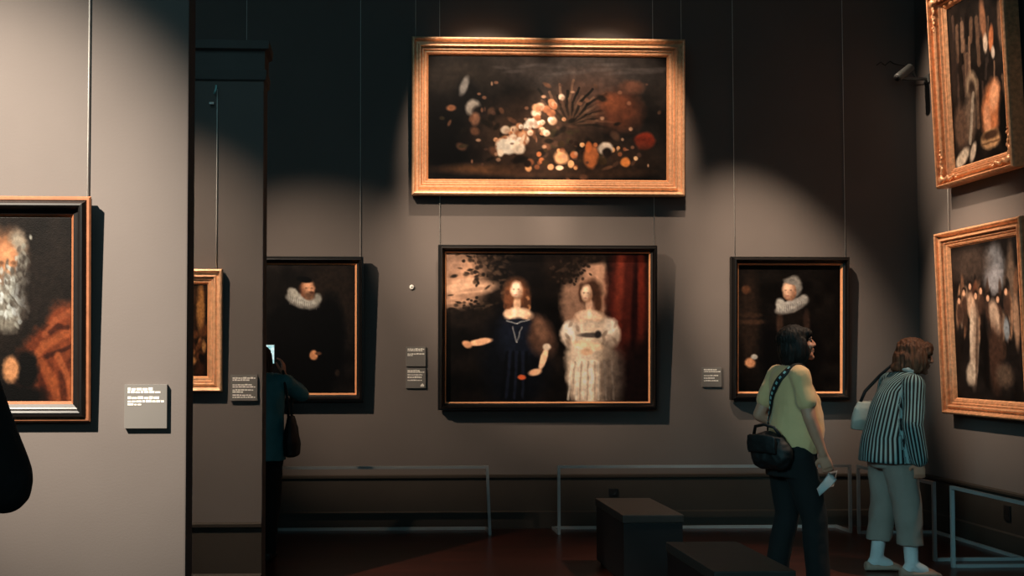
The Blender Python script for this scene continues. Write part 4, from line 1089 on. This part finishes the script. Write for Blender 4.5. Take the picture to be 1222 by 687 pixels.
# ---------- dark visitor at the left edge, mostly outside the picture
def edge_visitor():
    ph = math.radians(95)
    base = at_y(-150, 600, 2.5); base.z = 0
    sR, sL = V(0, -.205, 1.345), V(0, .205, 1.345)
    eR, wR = V(.06, -.265, 1.13), V(.25, -.12, 1.22)
    eL, wL = V(.06, .26, 1.10), V(.25, .10, 1.22)
    hc = V(.04, 0, 1.52); HR = Matrix.Identity(3)
    bm = bmesh.new(); head(bm, hc, HR, 1.0); chain(bm, [hc + V(-.02, 0, -.05), V(0, 0, 1.38)], [.055, .06])
    vol(bm, [(0, 0, .8), (0, 0, .9), (0, 0, 1.05), (0, 0, 1.2), (0, 0, 1.32), (0, 0, 1.38)], [(.11, .15), (.12, .16), (.11, .14), (.11, .15), (.08, .15), (.05, .07)])
    for s, e, w in ((sR, eR, wR), (sL, eL, wL)): chain(bm, [s, s.lerp(e, .5), e, e.lerp(w, .35), w], [.052, .046, .04, .038, .026])
    hand(bm, wR, V(.25, .18, .1), V(0, .8, .4), 1, .5); hand(bm, wL, V(.25, -.18, .1), V(0, -.8, .4), -1, .5)
    hR, hL = V(0, -.085, .83), V(0, .085, .83); kR, aR = V(.02, -.09, .45), V(0, -.09, .085); kL, aL = V(.02, .09, .45), V(0, .09, .085)
    for h, k, a in ((hR, kR, aR), (hL, kL, aL)):
        chain(bm, [h, k, k.lerp(a, .35), a], [.085, .055, .053, .035]); chain(bm, [a, a + V(.08, 0, -.042), a + V(.14, 0, -.058)], [.034, .028, .020])
    root = obj('person', fuse(bm, 'person', .006, 3), 'skin', None, True)
    tag(root, 'person in a black coat with one elbow bent, cut off by the left edge', 'person')
    root.location = base; root.rotation_euler = (0, 0, ph)
    bm = bmesh.new()
    vol(bm, [(0, 0, .62), (0, 0, .8), (0, 0, .95), (0, 0, 1.1), (0, 0, 1.22), (0, 0, 1.32), (0, 0, 1.37), (0, 0, 1.40)], [(.16, .19), (.155, .185), (.145, .17), (.14, .165), (.135, .17), (.11, .17), (.085, .12), (.065, .08)])
    for s, e, w in ((sR, eR, wR), (sL, eL, wL)): chain(bm, [V(0, s.y * .6, s.z + .014), s, s.lerp(e, .5), e, e.lerp(w, .85)], [.068, .078, .078, .078, .056])
    obj('coat', fuse(bm, 'coat', .009, 5, folds(.006, (10, 10, 7), 7)), 'dark_coat', root, True)
    bm = bmesh.new()
    for h, k, a in ((hR, kR, aR), (hL, kL, aL)): chain(bm, [h, h.lerp(k, .5), k, k.lerp(a, .5), a - V(0, 0, .02)], [.1, .086, .074, .066, .06])
    obj('trousers', fuse(bm, 'trousers', .01, 4), 'trousers_black', root, True)
    for a in (aR, aL): shoe(root, a, 'shoe_dark')
    T = lambda x, y, z: hc + V(x, y, z)
    obj('hair', hair_mesh([(T(-.022, 0, .035), (.100, .086, .088), HR), (T(-.055, 0, -.02), (.066, .084, .085), HR), (T(.045, 0, .07), (.046, .066, .035), HR)], 3.0), 'hair_dark', root, True)


edge_visitor()

# ------------------------------------------------------------------ light
WARM = (1.0, .75, .55); TEAL = (.50, .90, 1.0)


def spot(name, loc, target, power, deg, blend=.6, col=WARM, r=.05, sx=1.0):
    l = bpy.data.lights.new(name, 'SPOT'); l.energy = power; l.color = col; l.spot_size = math.radians(deg); l.spot_blend = blend; l.shadow_soft_size = r
    o = bpy.data.objects.new(name, l); COL.objects.link(o); o.location = loc; o.scale = (sx, 1, 1)
    o.rotation_euler = (Vector(target) - Vector(loc)).to_track_quat('-Z', 'Y').to_euler()


def area(name, loc, target, power, sx, sy, col, spread=180):
    l = bpy.data.lights.new(name, 'AREA'); l.shape = 'RECTANGLE'; l.size = sx; l.size_y = sy; l.energy = power; l.color = col; l.spread = math.radians(spread)
    o = bpy.data.objects.new(name, l); COL.objects.link(o); o.location = loc
    o.rotation_euler = (Vector(target) - Vector(loc)).to_track_quat('-Z', 'Y').to_euler()


def wall_spot(px, py, dx, dy, dz, power, deg, blend=.7, r=.04, sx=1.0):
    t = at_y(px, py, YW - .1); spot('picture_spot', (t.x + dx, YW - dy, t.z + dz), t, power, deg, blend, WARM, r, sx)


wall_spot(582, 152, -.15, 2.4, 2.75, 950, 24.5, .5)
wall_spot(728, 152, -.15, 2.4, 2.75, 950, 24.5, .5)
wall_spot(640, 350, -2.2, 2.6, 2.3, 980, 29, 1.0, .04, 1.5)
wall_spot(405, 390, -2.3, 2.7, 2.3, 880, 36, 1.0)
wall_spot(918, 335, -1.7, 2.5, 3.0, 1800, 24.5, 1.0)
t = at_y(5, 292, YP1); spot('picture_spot', (t.x - 1.6, YP1 - 3.0, t.z + 3.0), t, 5000, 27.5, 1.0, (1.0, .85, .69), .05)
t = at_y(235, 395, YP2); spot('picture_spot', (t.x - 1.2, YP2 - 2.0, 4.4), t, 760, 34, 1.0, WARM, .04)
t = at_x(1165, 130, XR); spot('picture_spot', (XR - 2.4, t.y + .5, 6.0), t, 1100, 32, .9, WARM, .04)
t = at_x(1175, 375, XR); spot('picture_spot', (XR - 2.6, t.y + .6, 4.3), t, 1000, 31, .95, WARM, .04)
spot('visitor_warm_fill', (4.2, 5.9, 5.6), (2.75, 6.75, 1.0), 800, 28, 1.0, WARM, .06)  # added warm fill on the visitors, standing in for picture-spot spill
area('skylight', (-2.4, 3.6, CEIL - .05), (-2.0, 5.0, 0), 85, 4.5, 6, (.46, .90, 1.0))
area('rear_teal_fill', (.8, -2.6, 3.4), (.8, 7, 1.0), 34, 1.6, 2.0, TEAL)  # added teal fill from behind the camera, placed to reach the phone visitor
area('visitor_teal_fill', (-2.4, -1.0, 3.4), (2.95, 6.8, .55), 3.4, .9, 1.2, (.36, .84, .95), 22)  # added narrow teal fill aimed at the two visitors, kept off the walls
w = bpy.data.worlds.new('world'); SC.world = w; w.use_nodes = True
w.node_tree.nodes['Background'].inputs['Color'].default_value = (.3, .55, .6, 1); w.node_tree.nodes['Background'].inputs['Strength'].default_value = 0.01

SC.view_settings.view_transform = 'Standard'; SC.view_settings.look = 'None'
SC.view_settings.exposure = 0; SC.view_settings.gamma = 1; SC.view_settings.use_curve_mapping = False
